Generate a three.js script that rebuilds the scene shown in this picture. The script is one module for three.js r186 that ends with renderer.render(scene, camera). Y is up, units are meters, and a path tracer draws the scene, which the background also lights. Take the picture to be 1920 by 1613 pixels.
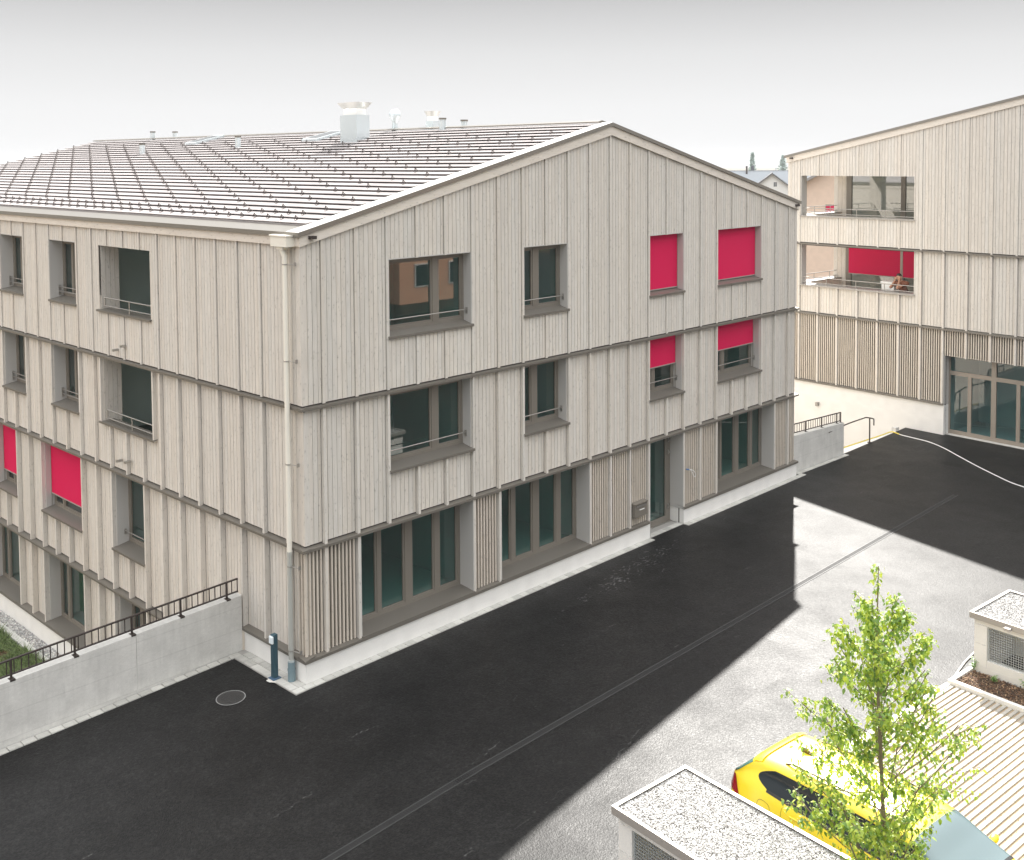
import * as THREE from 'three';
import { mergeGeometries } from 'three/addons/utils/BufferGeometryUtils.js';
import { RoundedBoxGeometry } from 'three/addons/geometries/RoundedBoxGeometry.js';
import { MarchingCubes } from 'three/addons/objects/MarchingCubes.js';

// ------------------------------------------------------------------ camera, sky, sun, exposure
const scene = new THREE.Scene();
const camera = new THREE.PerspectiveCamera(2 * Math.atan(806.5 / 2005.25) * 180 / Math.PI, 1920 / 1613, 0.1, 2000);
camera.position.set(-12.5437, 10.8561, 18.2038);
{
  const yaw = 0.8005, pit = 0.0495;
  camera.lookAt(-12.5437 + Math.sin(yaw) * Math.cos(pit) * 10, 10.8561 - Math.sin(pit) * 10, 18.2038 - Math.cos(yaw) * Math.cos(pit) * 10);
  camera.rotateZ(-0.0061);
  camera.setViewOffset(1920, 1613, 0, 406.75, 1920, 1613);
  camera.updateProjectionMatrix();
}
const EXPOSURE = 2.4;
const renderer = new THREE.WebGLRenderer();
renderer.toneMapping = THREE.LinearToneMapping;
renderer.toneMappingExposure = EXPOSURE;
renderer.shadowMap.enabled = true;
{ // sky pale at the horizon, greyer above, brightened overhead to fill the shaded walls
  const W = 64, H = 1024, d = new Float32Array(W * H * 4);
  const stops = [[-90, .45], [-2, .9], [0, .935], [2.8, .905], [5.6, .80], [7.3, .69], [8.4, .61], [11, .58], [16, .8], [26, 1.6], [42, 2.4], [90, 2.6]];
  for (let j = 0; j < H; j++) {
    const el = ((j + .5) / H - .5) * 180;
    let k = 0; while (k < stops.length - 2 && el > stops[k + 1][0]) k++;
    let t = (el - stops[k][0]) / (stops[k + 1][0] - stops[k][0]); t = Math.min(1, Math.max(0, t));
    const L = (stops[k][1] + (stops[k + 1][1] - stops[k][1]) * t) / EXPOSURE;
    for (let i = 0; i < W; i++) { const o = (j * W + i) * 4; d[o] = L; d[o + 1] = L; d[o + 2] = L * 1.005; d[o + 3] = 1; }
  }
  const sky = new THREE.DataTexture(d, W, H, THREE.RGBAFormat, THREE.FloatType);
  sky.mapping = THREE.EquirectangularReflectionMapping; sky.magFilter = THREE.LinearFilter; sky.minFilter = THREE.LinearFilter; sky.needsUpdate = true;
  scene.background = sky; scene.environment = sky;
}
const SUN = new THREE.Vector3(1.027, 1, -.578).normalize();
const sun = new THREE.DirectionalLight(new THREE.Color(1, .965, .91), 5);
sun.position.copy(SUN).multiplyScalar(90); sun.castShadow = true; sun.shadow.radius = 1.2;
sun.shadow.camera.left = -50; sun.shadow.camera.right = 50; sun.shadow.camera.top = 50; sun.shadow.camera.bottom = -50; sun.shadow.camera.far = 250;
sun.shadow.mapSize.set(4096, 4096);
scene.add(sun); scene.add(sun.target);
scene.fog = new THREE.FogExp2(new THREE.Color(.95, .97, 1), .0003);

// ------------------------------------------------------------------ helpers
let seed = 7;
const rnd = () => { seed |= 0; seed = seed + 0x6D2B79F5 | 0; let t = Math.imul(seed ^ seed >>> 15, 1 | seed); t = t + Math.imul(t ^ t >>> 7, 61 | t) ^ t; return ((t ^ t >>> 14) >>> 0) / 4294967296; };
const rr = (a, b) => a + (b - a) * rnd();
const V = (x, y, z) => new THREE.Vector3(x, y, z);
const used = {}, counts = new WeakMap();
const numbered = n => { const k = used[n] = (used[n] === undefined ? 0 : used[n] + 1); return k ? n + '_' + String(k).padStart(3, '0') : n; };
function addTo(o, name, parent) {
  o.name = parent ? name : numbered(name);
  if (parent) { let c = counts.get(parent); if (!c) counts.set(parent, c = {}); const k = c[name] = (c[name] === undefined ? 0 : c[name] + 1); if (k) o.name = name + '_' + String(k).padStart(3, '0'); }
  o.castShadow = true; o.receiveShadow = true;
  (parent || scene).add(o); return o;
}
const flat = g => g.index ? g.toNonIndexed() : g;
function merge(gs) {
  if (!Array.isArray(gs)) return gs;
  if (gs.length === 1) return gs[0];
  const colored = gs.some(g => g.attributes.color);
  return mergeGeometries(gs.map(g => {
    g = flat(g);
    for (const k of Object.keys(g.attributes)) if (!['position', 'normal', 'uv', 'color'].includes(k)) g.deleteAttribute(k);
    if (!g.attributes.uv) g.setAttribute('uv', new THREE.BufferAttribute(new Float32Array(g.attributes.position.count * 2), 2));
    if (colored && !g.attributes.color) tint(g, [1, 1, 1]);
    return g;
  }));
}
function mesh(name, gs, mat, parent) { return addTo(new THREE.Mesh(merge(gs), mat), name, parent); }
function thing(name, label, category, pos, turn, group) {
  const o = addTo(new THREE.Group(), name); if (pos) o.position.set(...pos); if (turn) o.rotation.y = turn;
  o.userData.label = label; o.userData.category = category; if (group) o.userData.group = group; return o;
}
function tag(o, label, category, group) { o.userData.label = label; o.userData.category = category; if (group) o.userData.group = group; return o; }
const kind = (o, k) => { o.userData.kind = k; return o; };
function tint(g, c) { const n = g.attributes.position.count, a = new Float32Array(n * 3); for (let i = 0; i < n; i++) a.set(c, i * 3); g.setAttribute('color', new THREE.BufferAttribute(a, 3)); return g; }
// a box with uv in metres
function box(x0, x1, y0, y1, z0, z1, ou = 0, ov = 0) {
  const w = x1 - x0, h = y1 - y0, d = z1 - z0, g = new THREE.BoxGeometry(w, h, d), uv = g.attributes.uv;
  const dims = [[d, h], [d, h], [w, d], [w, d], [w, h], [w, h]];
  for (let f = 0; f < 6; f++) for (let k = 0; k < 4; k++) { const i = f * 4 + k; uv.setXY(i, uv.getX(i) * dims[f][0] + ou, uv.getY(i) * dims[f][1] + ov); }
  g.translate((x0 + x1) / 2, (y0 + y1) / 2, (z0 + z1) / 2); return g;
}
function boxH(...a) { const g = box(...a), uv = g.attributes.uv; for (let i = 0; i < uv.count; i++) uv.setXY(i, uv.getY(i), uv.getX(i)); return g; }
function rod(p, q, r, n = 8, r2 = r) {
  const d = q.clone().sub(p), g = new THREE.CylinderGeometry(r2, r, d.length(), n, 1);
  g.applyQuaternion(new THREE.Quaternion().setFromUnitVectors(V(0, 1, 0), d.clone().normalize()));
  return g.translate((p.x + q.x) / 2, (p.y + q.y) / 2, (p.z + q.z) / 2);
}
function tube(pts, r, seg = 40, n = 8) { return new THREE.TubeGeometry(new THREE.CatmullRomCurve3(pts), seg, r, n, false); }
// quad from four corners (uv in metres along the first two edges)
function quad(a, b, c, d) {
  const g = new THREE.BufferGeometry(), w = a.distanceTo(b), h = a.distanceTo(d);
  g.setAttribute('position', new THREE.Float32BufferAttribute([...a.toArray(), ...b.toArray(), ...c.toArray(), ...d.toArray()], 3));
  g.setAttribute('uv', new THREE.Float32BufferAttribute([0, 0, w, 0, w, h, 0, h], 2)); g.setIndex([0, 1, 2, 0, 2, 3]); g.computeVertexNormals(); return g;
}
// ---- value noise
function makeNoise(P, sd) { const r = new Float32Array(P * P); let s = sd; for (let i = 0; i < P * P; i++) { s = Math.imul(s ^ (s >>> 13), 1274126177) + 0x9E3779B9 | 0; let t = s ^ (s >>> 16); t = Math.imul(t, 0x45d9f3b); r[i] = ((t ^ (t >>> 16)) >>> 0) / 4294967296; }
  return (x, y) => { const xi = Math.floor(x), yi = Math.floor(y), fx = x - xi, fy = y - yi, u = fx * fx * (3 - 2 * fx), v = fy * fy * (3 - 2 * fy), m = i => ((i % P) + P) % P;
    const a = r[m(yi) * P + m(xi)], b = r[m(yi) * P + m(xi + 1)], c = r[m(yi + 1) * P + m(xi)], d = r[m(yi + 1) * P + m(xi + 1)];
    return a + (b - a) * u + (c - a) * v + (a - b - c + d) * u * v; }; }
const N1 = makeNoise(256, 11), N2 = makeNoise(256, 77), N3 = makeNoise(256, 301);
function tex(w, h, f, srgb, rep) {
  const d = new Uint8Array(w * h * 4);
  for (let y = 0; y < h; y++) for (let x = 0; x < w; x++) { const c = f(x, y), o = (y * w + x) * 4; d[o] = c[0]; d[o + 1] = c[1]; d[o + 2] = c[2]; d[o + 3] = 255; }
  const t = new THREE.DataTexture(d, w, h, THREE.RGBAFormat, THREE.UnsignedByteType);
  t.wrapS = t.wrapT = THREE.RepeatWrapping; t.magFilter = THREE.LinearFilter; t.minFilter = THREE.LinearMipmapLinearFilter; t.generateMipmaps = true;
  if (srgb) t.colorSpace = THREE.SRGBColorSpace; if (rep) t.repeat.set(...rep); t.needsUpdate = true; return t;
}
const cl = v => Math.max(0, Math.min(255, v));
// ------------------------------------------------------------------ materials
const std = (r, g, b, rough = .7, extra = {}) => new THREE.MeshStandardMaterial({ color: new THREE.Color().setRGB(r, g, b), roughness: rough, ...extra });
const M = {};
{ // pale grey-stained spruce: fine streaks and small knots; 1 m x 4 m
  const kn = []; let s2 = seed; for (let i = 0; i < 190; i++) kn.push([rnd() * 512, rnd() * 2048, rr(2.0, 4.5), rr(.2, .75)]);
  const K = new Float32Array(512 * 2048);
  for (const [kx, ky, r, a] of kn) for (let y = -24; y <= 24; y++) for (let x = -8; x <= 8; x++) { const X = (Math.round(kx + x) + 512) % 512, Y = (Math.round(ky + y) + 2048) % 2048, e = Math.exp(-(x * x) / (r * r) - (y * y) / (r * r * 1.6)), h = Math.exp(-(x * x) / (r * r * 4) - (y * y) / (r * r * 22)); K[Y * 512 + X] += a * (e * .8 + h * .28); }
  const wood = tex(512, 2048, (x, y) => {
    const st = N1(x * .5, y / 128) * .5 + N2(x * .25, y / 256) * .5, bl = N3(x / 32, y / 128), f = N2(x, y / 24);
    const v = 1 - .055 * (1 - st) - .04 * bl - .03 * f - .27 * Math.min(1, K[y * 512 + x]);
    return [cl(255 * v), cl(254 * (v - .012 * (1 - st))), cl(252 * (v - .03 * (1 - st)))];
  }, true, [1, .25]);
  const woodBump = tex(256, 1024, (x, y) => { const v = 128 + 90 * (N1(x, y / 64) - .5) + 60 * (N2(x * .5, y / 32) - .5); return [v, v, v]; }, false, [1, .25]);
  M.wood = std(.725, .70, .665, .82, { map: wood, vertexColors: true, bumpMap: woodBump, bumpScale: .0012 });
  M.fascia = std(.80, .755, .70, .8, { map: wood, bumpMap: woodBump, bumpScale: .0012 });
}
{
  const conc = tex(1024, 1024, (x, y) => { // 4 m: board-marked light concrete
    const a = N1(x / 64, y / 64), b = N2(x / 16, y / 8), c = N3(x / 3, y / 3), st = N1(x / 10 + 90, y / 128);
    const line = Math.pow(Math.abs(((y / 1024 * 8) % 1) - .5) * 2, 40), pore = N2(x / 2.2, y / 2.2) > .93 && a > .4 ? .1 : 0;
    const v = .96 - .06 * a - .03 * b - .04 * c - .03 * st * st - .07 * line - pore * .8; return [cl(255 * v), cl(255 * v), cl(252 * v)];
  }, true, [.25, .25]);
  M.concrete = std(.76, .75, .735, .85, { map: conc });
  M.concretePale = std(.86, .84, .80, .85, { map: conc });
  M.stone = std(.66, .65, .63, .85, { map: conc, vertexColors: true });
  const plas = tex(512, 512, (x, y) => { const v = .97 - .03 * N1(x / 64, y / 64) - .03 * N2(x / 2, y / 2); return [255 * v, 255 * v, 254 * v]; }, true, [.5, .5]);
  M.concretePale.map = plas; M.plinth = std(.88, .87, .85, .85, { map: plas });
  M.peach = std(.86, .68, .56, .9, { map: plas });
  M.inner = std(.48, .60, .58, .9);
}
M.dark = std(.05, .042, .036, .9);
M.taupe = std(.155, .142, .122, .45, { metalness: .15 });
M.taupeLight = std(.33, .31, .285, .5, { metalness: .1 });
M.verge = std(.22, .205, .18, .28, { metalness: .35 });
M.lining = std(.50, .49, .47, .6);
M.frame = std(.18, .163, .138, .45);
M.glass = new THREE.MeshPhysicalMaterial({ color: new THREE.Color().setRGB(.40, .64, .60), roughness: .015, transmission: 1, thickness: 0, ior: 1.95, specularIntensity: 1 });
M.glassDark = new THREE.MeshPhysicalMaterial({ color: new THREE.Color().setRGB(.02, .03, .035), roughness: .04, clearcoat: 1, clearcoatRoughness: .02 });
M.red = new THREE.MeshPhysicalMaterial({ color: new THREE.Color().setRGB(.63, .012, .085), roughness: .95, specularIntensity: .25 });
M.steel = std(.40, .385, .36, .35, { metalness: .7 });
M.darkSteel = std(.045, .034, .03, .5, { metalness: .3 });
M.cream = std(.80, .77, .69, .4);
M.pipeGrey = std(.50, .51, .48, .4, { metalness: .3 });
M.teal = std(.045, .10, .13, .4, { metalness: .3 });
M.zinc = std(.62, .68, .70, .38, { metalness: .55 });
M.tile = std(.49, .455, .45, .22);
M.flash = std(.66, .65, .62, .3);
M.white = std(.82, .82, .80, .6);

// ------------------------------------------------------------------ facade frames: local axes a (along), y (up), d (outwards)
class Facade {
  constructor(o, A, D) { this.m = new THREE.Matrix4().makeBasis(V(...A), V(0, 1, 0), V(...D)); this.m.setPosition(...o); }
  g(geo) { return geo.applyMatrix4(this.m); }
  box(a0, a1, y0, y1, d0, d1, ou, ov) { return this.g(box(a0, a1, y0, y1, d0, d1, ou, ov)); }
  boxH(a0, a1, y0, y1, d0, d1, ou, ov) { return this.g(boxH(a0, a1, y0, y1, d0, d1, ou, ov)); }
  p(a, y, d) { return V(a, y, d).applyMatrix4(this.m); }
  rod(p, q, r, n) { return this.g(rod(V(...p), V(...q), r, n)); }
  prof(pts, a0, a1) { // profile in (d, y) swept along a
    const s = new THREE.Shape(pts.map(([d, y]) => new THREE.Vector2(d, y))), g = new THREE.ExtrudeGeometry(s, { depth: a1 - a0, bevelEnabled: false });
    g.applyMatrix4(new THREE.Matrix4().makeBasis(V(0, 0, 1), V(0, 1, 0), V(-1, 0, 0))); g.translate(a1, 0, 0); return this.g(g);
  }
  plate(outline, holes, d0, d1) { // sheet with openings, in (a, y)
    const s = new THREE.Shape(outline.map(([a, y]) => new THREE.Vector2(a, y)));
    for (const [a0, a1, y0, y1] of holes) s.holes.push(new THREE.Path([[a0, y0], [a0, y1], [a1, y1], [a1, y0]].map(q => new THREE.Vector2(...q))));
    const g = new THREE.ExtrudeGeometry(s, { depth: d1 - d0, bevelEnabled: false }); g.translate(0, 0, d0); return this.g(g);
  }
}
const woodTint = () => { const v = rr(.95, 1.03), w = rr(-.014, .014); return [v * (1 + w), v, v * (1 - w)]; };
// boards of one storey, cut round its openings; collects {geo, size}
function boardsFor(F, list, a0, a1, n0, pitch, y0, yTop, dFront, openings, eye) {
  for (let k = 0, x = a0; x < a1 - .01; k++) {
    const x1 = Math.min(a1, n0 + Math.ceil((x - n0) / pitch + .001) * pitch), c = (x + x1) / 2, top = typeof yTop === 'function' ? yTop(c) : yTop;
    const near = v => Math.abs((v - n0) / pitch / 7 - Math.round((v - n0) / pitch / 7)) < .02; let parts = [[x + (near(x) ? .042 : .0055), x1 - (near(x1) ? .042 : .0055), y0, top]];
    for (const [oa, ob, oy, oz] of openings) {
      const nx = [];
      for (const [p, q, r, s] of parts) {
        if (q <= oa + .002 || p >= ob - .002 || s <= oy || r >= oz) { nx.push([p, q, r, s]); continue; }
        if (p < oa - .02) nx.push([p, oa, r, s]); if (q > ob + .02) nx.push([ob, q, r, s]);
        const pp = Math.max(p, oa), qq = Math.min(q, ob);
        if (r < oy - .03) nx.push([pp, qq, r, oy]); if (s > oz + .03) nx.push([pp, qq, oz, s]);
      }
      parts = nx;
    }
    const t = woodTint();
    for (const [p, q, r, s] of parts) if (q - p > .015) {
      const m = F.p((p + q) / 2, (r + s) / 2, 0), D = m.distanceTo(eye);
      list.push({ make: () => tint(F.box(p, q, r, s, dFront - .022, dFront + rr(-.0015, .0015), rnd(), rnd() * 4), t), size: Math.min((q - p), .2) * (s - r) / D / D });
    }
    x = x1;
  }
}
function addBoards(parent, list, most) {
  list.sort((a, b) => b.size - a.size);
  list.slice(0, most).forEach(b => mesh('board', b.make(), M.wood, parent));
  const rest = list.slice(most); if (rest.length) kind(mesh('cladding_boards', rest.map(b => b.make()), M.wood, parent), 'stuff');
}
function addSlats(F, gs, a0, a1, y0, y1, dBack, pitch = .092) {
  const n = Math.round((a1 - a0) / pitch), p = (a1 - a0) / n;
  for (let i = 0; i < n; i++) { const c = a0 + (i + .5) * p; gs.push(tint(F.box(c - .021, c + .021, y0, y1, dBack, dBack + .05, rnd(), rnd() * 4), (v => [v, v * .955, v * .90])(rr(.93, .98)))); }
}
// a window set back in the facade, with lining, sill, panes and a room behind; fd = depth of the frame's face (negative)
function windowIn(parent, F, o) {
  const { a0, a1, y0, y1, fd, mull = [], blind, rails = [], lip = .035, depth = 3.0, floorDrop = .5, pane = M.glass } = o;
  const fb = y0 + (o.rise ?? .13), fr = o.fr ?? .075, g = [];
  g.push(F.box(a0 + .02, a0 + .02 + fr, fb, y1, fd - .07, fd), F.box(a1 - .02 - fr, a1 - .02, fb, y1, fd - .07, fd), F.box(a0 + .02 + fr, a1 - .02 - fr, fb, fb + fr, fd - .07, fd), F.box(a0 + .02 + fr, a1 - .02 - fr, y1 - fr, y1, fd - .07, fd));
  for (const [m0, m1] of mull) g.push(F.box(m0, m1, fb + fr, y1 - fr, fd - .065, fd + .006));
  // sash frames stand slightly proud of the fixed frame
  const edges = [a0 + .02 + fr, ...mull.flat(), a1 - .02 - fr];
  for (let i = 0; i < edges.length; i += 2) {
    const p = edges[i], q = edges[i + 1]; if (q - p < .25) continue; const s = .045, e = fd - .03;
    g.push(F.box(p, p + s, fb + fr, y1 - fr, e - .03, e + .02), F.box(q - s, q, fb + fr, y1 - fr, e - .03, e + .02), F.box(p + s, q - s, fb + fr, fb + fr + s, e - .03, e + .02), F.box(p + s, q - s, y1 - fr - s, y1 - fr, e - .03, e + .02));
  }
  const w = mesh('window', g, M.frame, parent);
  for (let i = 0; i < edges.length; i += 2) mesh('pane', quad(F.p(edges[i], fb + fr, fd - .05), F.p(edges[i + 1], fb + fr, fd - .05), F.p(edges[i + 1], y1 - fr, fd - .05), F.p(edges[i], y1 - fr, fd - .05)), pane, w);
  mesh('sill', [F.prof([[fd - .02, fb - .02], [fd - .02, fb + .012], [lip, y0 + .055], [lip, y0], [lip - .012, y0], [lip - .012, y0 + .04]], a0 - (o.ext ?? .03), a1 + (o.ext ?? .03))], M.taupe, w);
  const ld = o.ld ?? -.02, lm = o.wood ? M.fascia : M.lining;
  mesh('reveal', [F.box(a0, a0 + .02, y0 + .03, y1, fd - .06, ld), F.box(a1 - .02, a1, y0 + .03, y1, fd - .06, ld), F.box(a0 + .02, a1 - .02, y1 - .0, y1 + .02, fd - .06, ld - .02)], lm, w);
  if (blind !== undefined) { const bd = fd + .07; mesh('roller_blind', [F.box(a0 + .03, a1 - .03, blind + .03, y1 - .003, bd - .003, bd)], M.red, w); mesh('blind_bar', [F.box(a0 + .028, a1 - .028, blind, blind + .03, bd - .012, bd + .012), F.box(a0 + .021, a0 + .03, fb, y1 - .003, bd - .02, bd + .015), F.box(a1 - .03, a1 - .021, fb, y1 - .003, bd - .02, bd + .015)], M.taupeLight, w); }
  if (rails.length) {
    const rd = fd + .11, gs = rails.map(y => F.rod([a0 + .03, y, rd], [a1 - .03, y, rd], .014));
    gs.push(F.box(a0 + .022, a0 + .04, rails[rails.length - 1] - .1, rails[0] + .05, rd - .03, rd + .03), F.box(a1 - .04, a1 - .022, rails[rails.length - 1] - .1, rails[0] + .05, rd - .03, rd + .03));
    if (o.post !== undefined) gs.push(F.rod([o.post, fb - .03, rd], [o.post, rails[0], rd], .014));
    mesh('guard_rail', gs, M.steel, w);
  }
  // the room: five inner faces
  const b0 = a0 - (o.roomA ?? .3), b1 = a1 + (o.roomB ?? .3), r0 = y0 - floorDrop, r1 = y1 + .1, dz = fd - .12, e = fd - depth;
  mesh('room', [F.box(b0, b1, r0 - .05, r0, e, dz), F.box(b0, b1, r1, r1 + .05, e, dz), F.box(b0, b1, r0, r1, e - .05, e), F.box(b0 - .05, b0, r0, r1, e, dz), F.box(b1, b1 + .05, r0, r1, e, dz)], o.roomMat || M.inner, w);
  return w;
}
const EYE = camera.position.clone();

// ================================================================== GROUND
const roty = (a) => [Math.cos(a), Math.sin(a)];
{ // lower garden level and everything to the horizon
  const soil = tex(1024, 1024, (x, y) => { const a = N1(x / 64, y / 64), b = N2(x / 8, y / 8), c = N3(x / 2, y / 2), v = .5 + .3 * (b - .5) + .35 * (c - .5); return [cl(255 * (.52 * v + .28 * (1 - a) * v)), cl(255 * (.50 * v + .22 * (a) * v)), cl(255 * .36 * v)]; }, true, [.2, .2]);
  const g = new THREE.PlaneGeometry(3000, 3000); g.rotateX(-Math.PI / 2); for (let i = 0; i < g.attributes.uv.count; i++) g.attributes.uv.setXY(i, g.attributes.uv.getX(i) * 3000, g.attributes.uv.getY(i) * 3000);
  g.translate(0, -3.4, 0); kind(mesh('terrain', g, std(.62, .50, .34, .95, { map: soil })), 'structure');
}
const gy = x => x < 0 ? .028 * x : 0;      // the courtyard falls gently to the left of the house corner
{
  const scuffs = [];
  const rs = (x, z, n, w, s) => { for (let i = 0; i < n; i++) { const g1 = (rnd() + rnd() + rnd() - 1.5) * w, g2 = (rnd() + rnd() - 1) * s; scuffs.push([x + g1, z + g2 - g1 * .12, rr(.03, .16), rr(-.7, .7), rr(.15, .6)]); } };
  rs(10.0, 1.0, 90, 2.2, .45); rs(8.0, 1.3, 40, 1.5, .3);
  for (let i = 0; i < 90; i++) scuffs.push([rr(-8, 26), rr(.5, 10), rr(.04, .3), rr(-.5, .5), rr(.08, .3)]);
  const TW = 2048, TH = 1024, S = TW / 40, B = new Float32Array(TW * TH);
  for (const [x, z, l, an, a] of scuffs) { const n = Math.ceil(l * S * 2); for (let i = 0; i < n; i++) { const t = i / n - .5, px = Math.round((x + 8 + t * l * Math.cos(an)) * S), py = Math.round((z + 4 + t * l * Math.sin(an)) * S); if (px > 1 && py > 1 && px < TW - 1 && py < TH - 1) { B[py * TW + px] += a * rr(.2, .7); if (rnd() < .3) B[(py + 1) * TW + px] += a * .4; } } }
  for (const [ax, az, bx, bz] of [[-.03, 2.26, -.6, 2.2], [-.6, 6.41, .88, 6.25], [.2, 4.55, 1.2, 4.4], [2.2, 6.3, 3.4, 6.0], [-3, 3.2, -2.1, 3.1]]) for (let i = 0; i < 60; i++) { const t = i / 60, px = Math.round((ax + (bx - ax) * t + 8 + .05 * N1(i * .2, ax * 9)) * S), py = Math.round((az + (bz - az) * t + 4 + .08 * N2(i * .15, az * 9)) * S); if (N3(i * .3, bx * 5) > .4) { B[py * TW + px] += .12; B[py * TW + px + 1] += .07; } }
  const asph = tex(TW, TH, (x, y) => {
    const a = N1(x / 60, y / 60), b = N2(x / 14, y / 14), f = N3(x * .9, y * .9), g = N2(x * .45 + 7, y * .45), lane = N1(x / 200 + 40, y / 7);
    let v = .55 + .18 * (a - .5) + .14 * (b - .5) + .6 * (f - .5) + .3 * (g - .5) + .1 * (lane - .5);
    v += Math.min(2.2, B[y * TW + x] * 4); v *= 120; return [cl(v * 1.0), cl(v * .99), cl(v * .985)];
  }, true); asph.wrapS = asph.wrapT = THREE.MirroredRepeatWrapping;
  const grit = tex(1024, 1024, (x, y) => { const v = 255 * (.35 * N1(x / 2, y / 2) + .45 * N2(x / 5, y / 5) + .2 * N3(x / 16, y / 16)); return [v, v, v]; }, false, [10, 5]);
  const gloss = tex(1024, 1024, (x, y) => { const v = 255 * Math.min(1, .55 + .11 * (N1(x / 4, y / 4) - .5) + .05 * (N2(x / 64, y / 64) - .5) + .07 * (N3(x / 180, y / 180) - .5)); return [v, v, v]; }, false, [7.3, 3.65]);
  const P = [], U = [], I = [];
  const strip = (x0, x1, z0, z1) => { const n = P.length / 3; for (const [x, z] of [[x0, z0], [x0, z1], [x1, z1], [x1, z0]]) { P.push(x, gy(x), z); U.push((x + 8) / 40, (z + 4) / 20); } I.push(n, n + 1, n + 2, n, n + 2, n + 3); };
  strip(-70, 0, -2.34, 70); strip(0, 20.3, -.7, 70); strip(20.3, 28.6, -.12, 70); strip(28.6, 80, -.12, 70);
  const g = new THREE.BufferGeometry(); g.setAttribute('position', new THREE.Float32BufferAttribute(P, 3)); g.setAttribute('uv', new THREE.Float32BufferAttribute(U, 2)); g.setIndex(I); g.computeVertexNormals();
  M.asphalt = new THREE.MeshPhysicalMaterial({ color: new THREE.Color().setRGB(.13, .13, .13), roughness: .9, specularIntensity: .38, map: asph, roughnessMap: gloss, bumpMap: grit, bumpScale: .0045 });
  kind(mesh('asphalt_ground', g, M.asphalt), 'structure');
  const e = new Facade([0, 0, 0], [1, 0, 0], [0, 0, 1]);
  kind(mesh('courtyard_edge', [box(20.2, 28.6, -3.4, -.01, -.1, .0)], M.concrete), 'structure');
}
function stoneRow(parent, x0, z0, x1, z1, width, len, side, yOf = () => 0) { // a row of kerb stones, laid left of the line from 0 to 1 (side = +1/-1)
  const L = Math.hypot(x1 - x0, z1 - z0), n = Math.max(1, Math.round(L / len)), p = L / n, ang = Math.atan2(-(z1 - z0), x1 - x0);
  for (let i = 0; i < n; i++) {
    const g = box(i * p + .006, (i + 1) * p - .006, -.06, .018 + rr(-.002, .003), side > 0 ? .006 : -width + .006, side > 0 ? width - .006 : -.006, rnd() * 3, rnd() * 3);
    tint(g, (v => [v, v, v * .99])(rr(.82, 1.08))); g.rotateY(ang); g.translate(x0, yOf(x0 + (x1 - x0) * (i + .5) / n), z0); mesh('stone', g, M.stone, parent);
  }
  return n;
}
{
  const s = kind(addTo(new THREE.Group(), 'paving_strip'), 'structure');
  const joint = [];
  stoneRow(s, -.38, .005, 11.8, .005, .19, .25, 1); stoneRow(s, 11.82, -.2, 13.45, -.2, .2, .27, 1); stoneRow(s, 13.45, .005, 20.45, .005, .19, .25, 1);
  stoneRow(s, -.19, .0, -.19, -2.14, .19, .3, -1); stoneRow(s, -.0, -.0, -.0, -2.14, .19, .3, -1);
  mesh('mortar_bed', [box(-.385, 11.8, -.05, .006, -.0, .198), box(-.385, -.0, -.05, .0062, -2.34, -.0), box(11.8, 13.45, -.05, .006, -.5, .002), box(13.45, 20.46, -.05, .006, -.0, .198)], std(.33, .32, .30, .9), s);
  const s2 = kind(addTo(new THREE.Group(), 'paving_strip'), 'structure');
  stoneRow(s2, -7.5, -2.335, -.19, -2.335, .19, .262, 1, gy);
  const s3 = kind(addTo(new THREE.Group(), 'paving_strip'), 'structure');
  stoneRow(s3, 20.3, -.19, 23.72, -.05, .18, .27, 1);
  const s4 = kind(addTo(new THREE.Group(), 'paving_strip'), 'structure'); // pale kerb under the big glazing
  for (let i = 0; i < 12; i++) { const F2 = bF(); mesh('stone', F2.box(.02 + i * .5, .51 + i * .5, -.05, .016, -.42, -.2, i, i), M.stone, s4); }
}
function bF() { return new Facade([28.868, 0, 1.457], [-.0854, 0, .99635], [-.99635, 0, -.0854]); }
{ // slot drain across the courtyard
  const s = kind(addTo(new THREE.Group(), 'drainage_channel'), 'structure'), gm = new THREE.MeshPhysicalMaterial({ color: new THREE.Color().setRGB(.022, .022, .022), roughness: .62, specularIntensity: .34 }), em = new THREE.MeshPhysicalMaterial({ color: new THREE.Color().setRGB(.04, .04, .04), roughness: .5, specularIntensity: .42 });
  for (let i = 0, x = -7.7; x < 21.7; i++, x += 1) { const x1 = Math.min(21.72, x + .992), sl = gs => { for (const g of gs) { const p = g.attributes.position; for (let k = 0; k < p.count; k++) p.setY(k, p.getY(k) + gy(p.getX(k))); } return gs; };
    const bars = []; for (let k = x + .02; k < x1 - .02; k += .055) bars.push(box(k, k + .025, -.004, .007, 4.735, 4.845));
    const gr = mesh('grating', sl([box(x, x1, -.02, .004, 4.735, 4.845), ...bars]), gm, s); mesh('channel_edge', sl([box(x, x1, -.03, .009, 4.71, 4.735), box(x, x1, -.03, .009, 4.845, 4.87)]), em, gr); }
}
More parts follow.
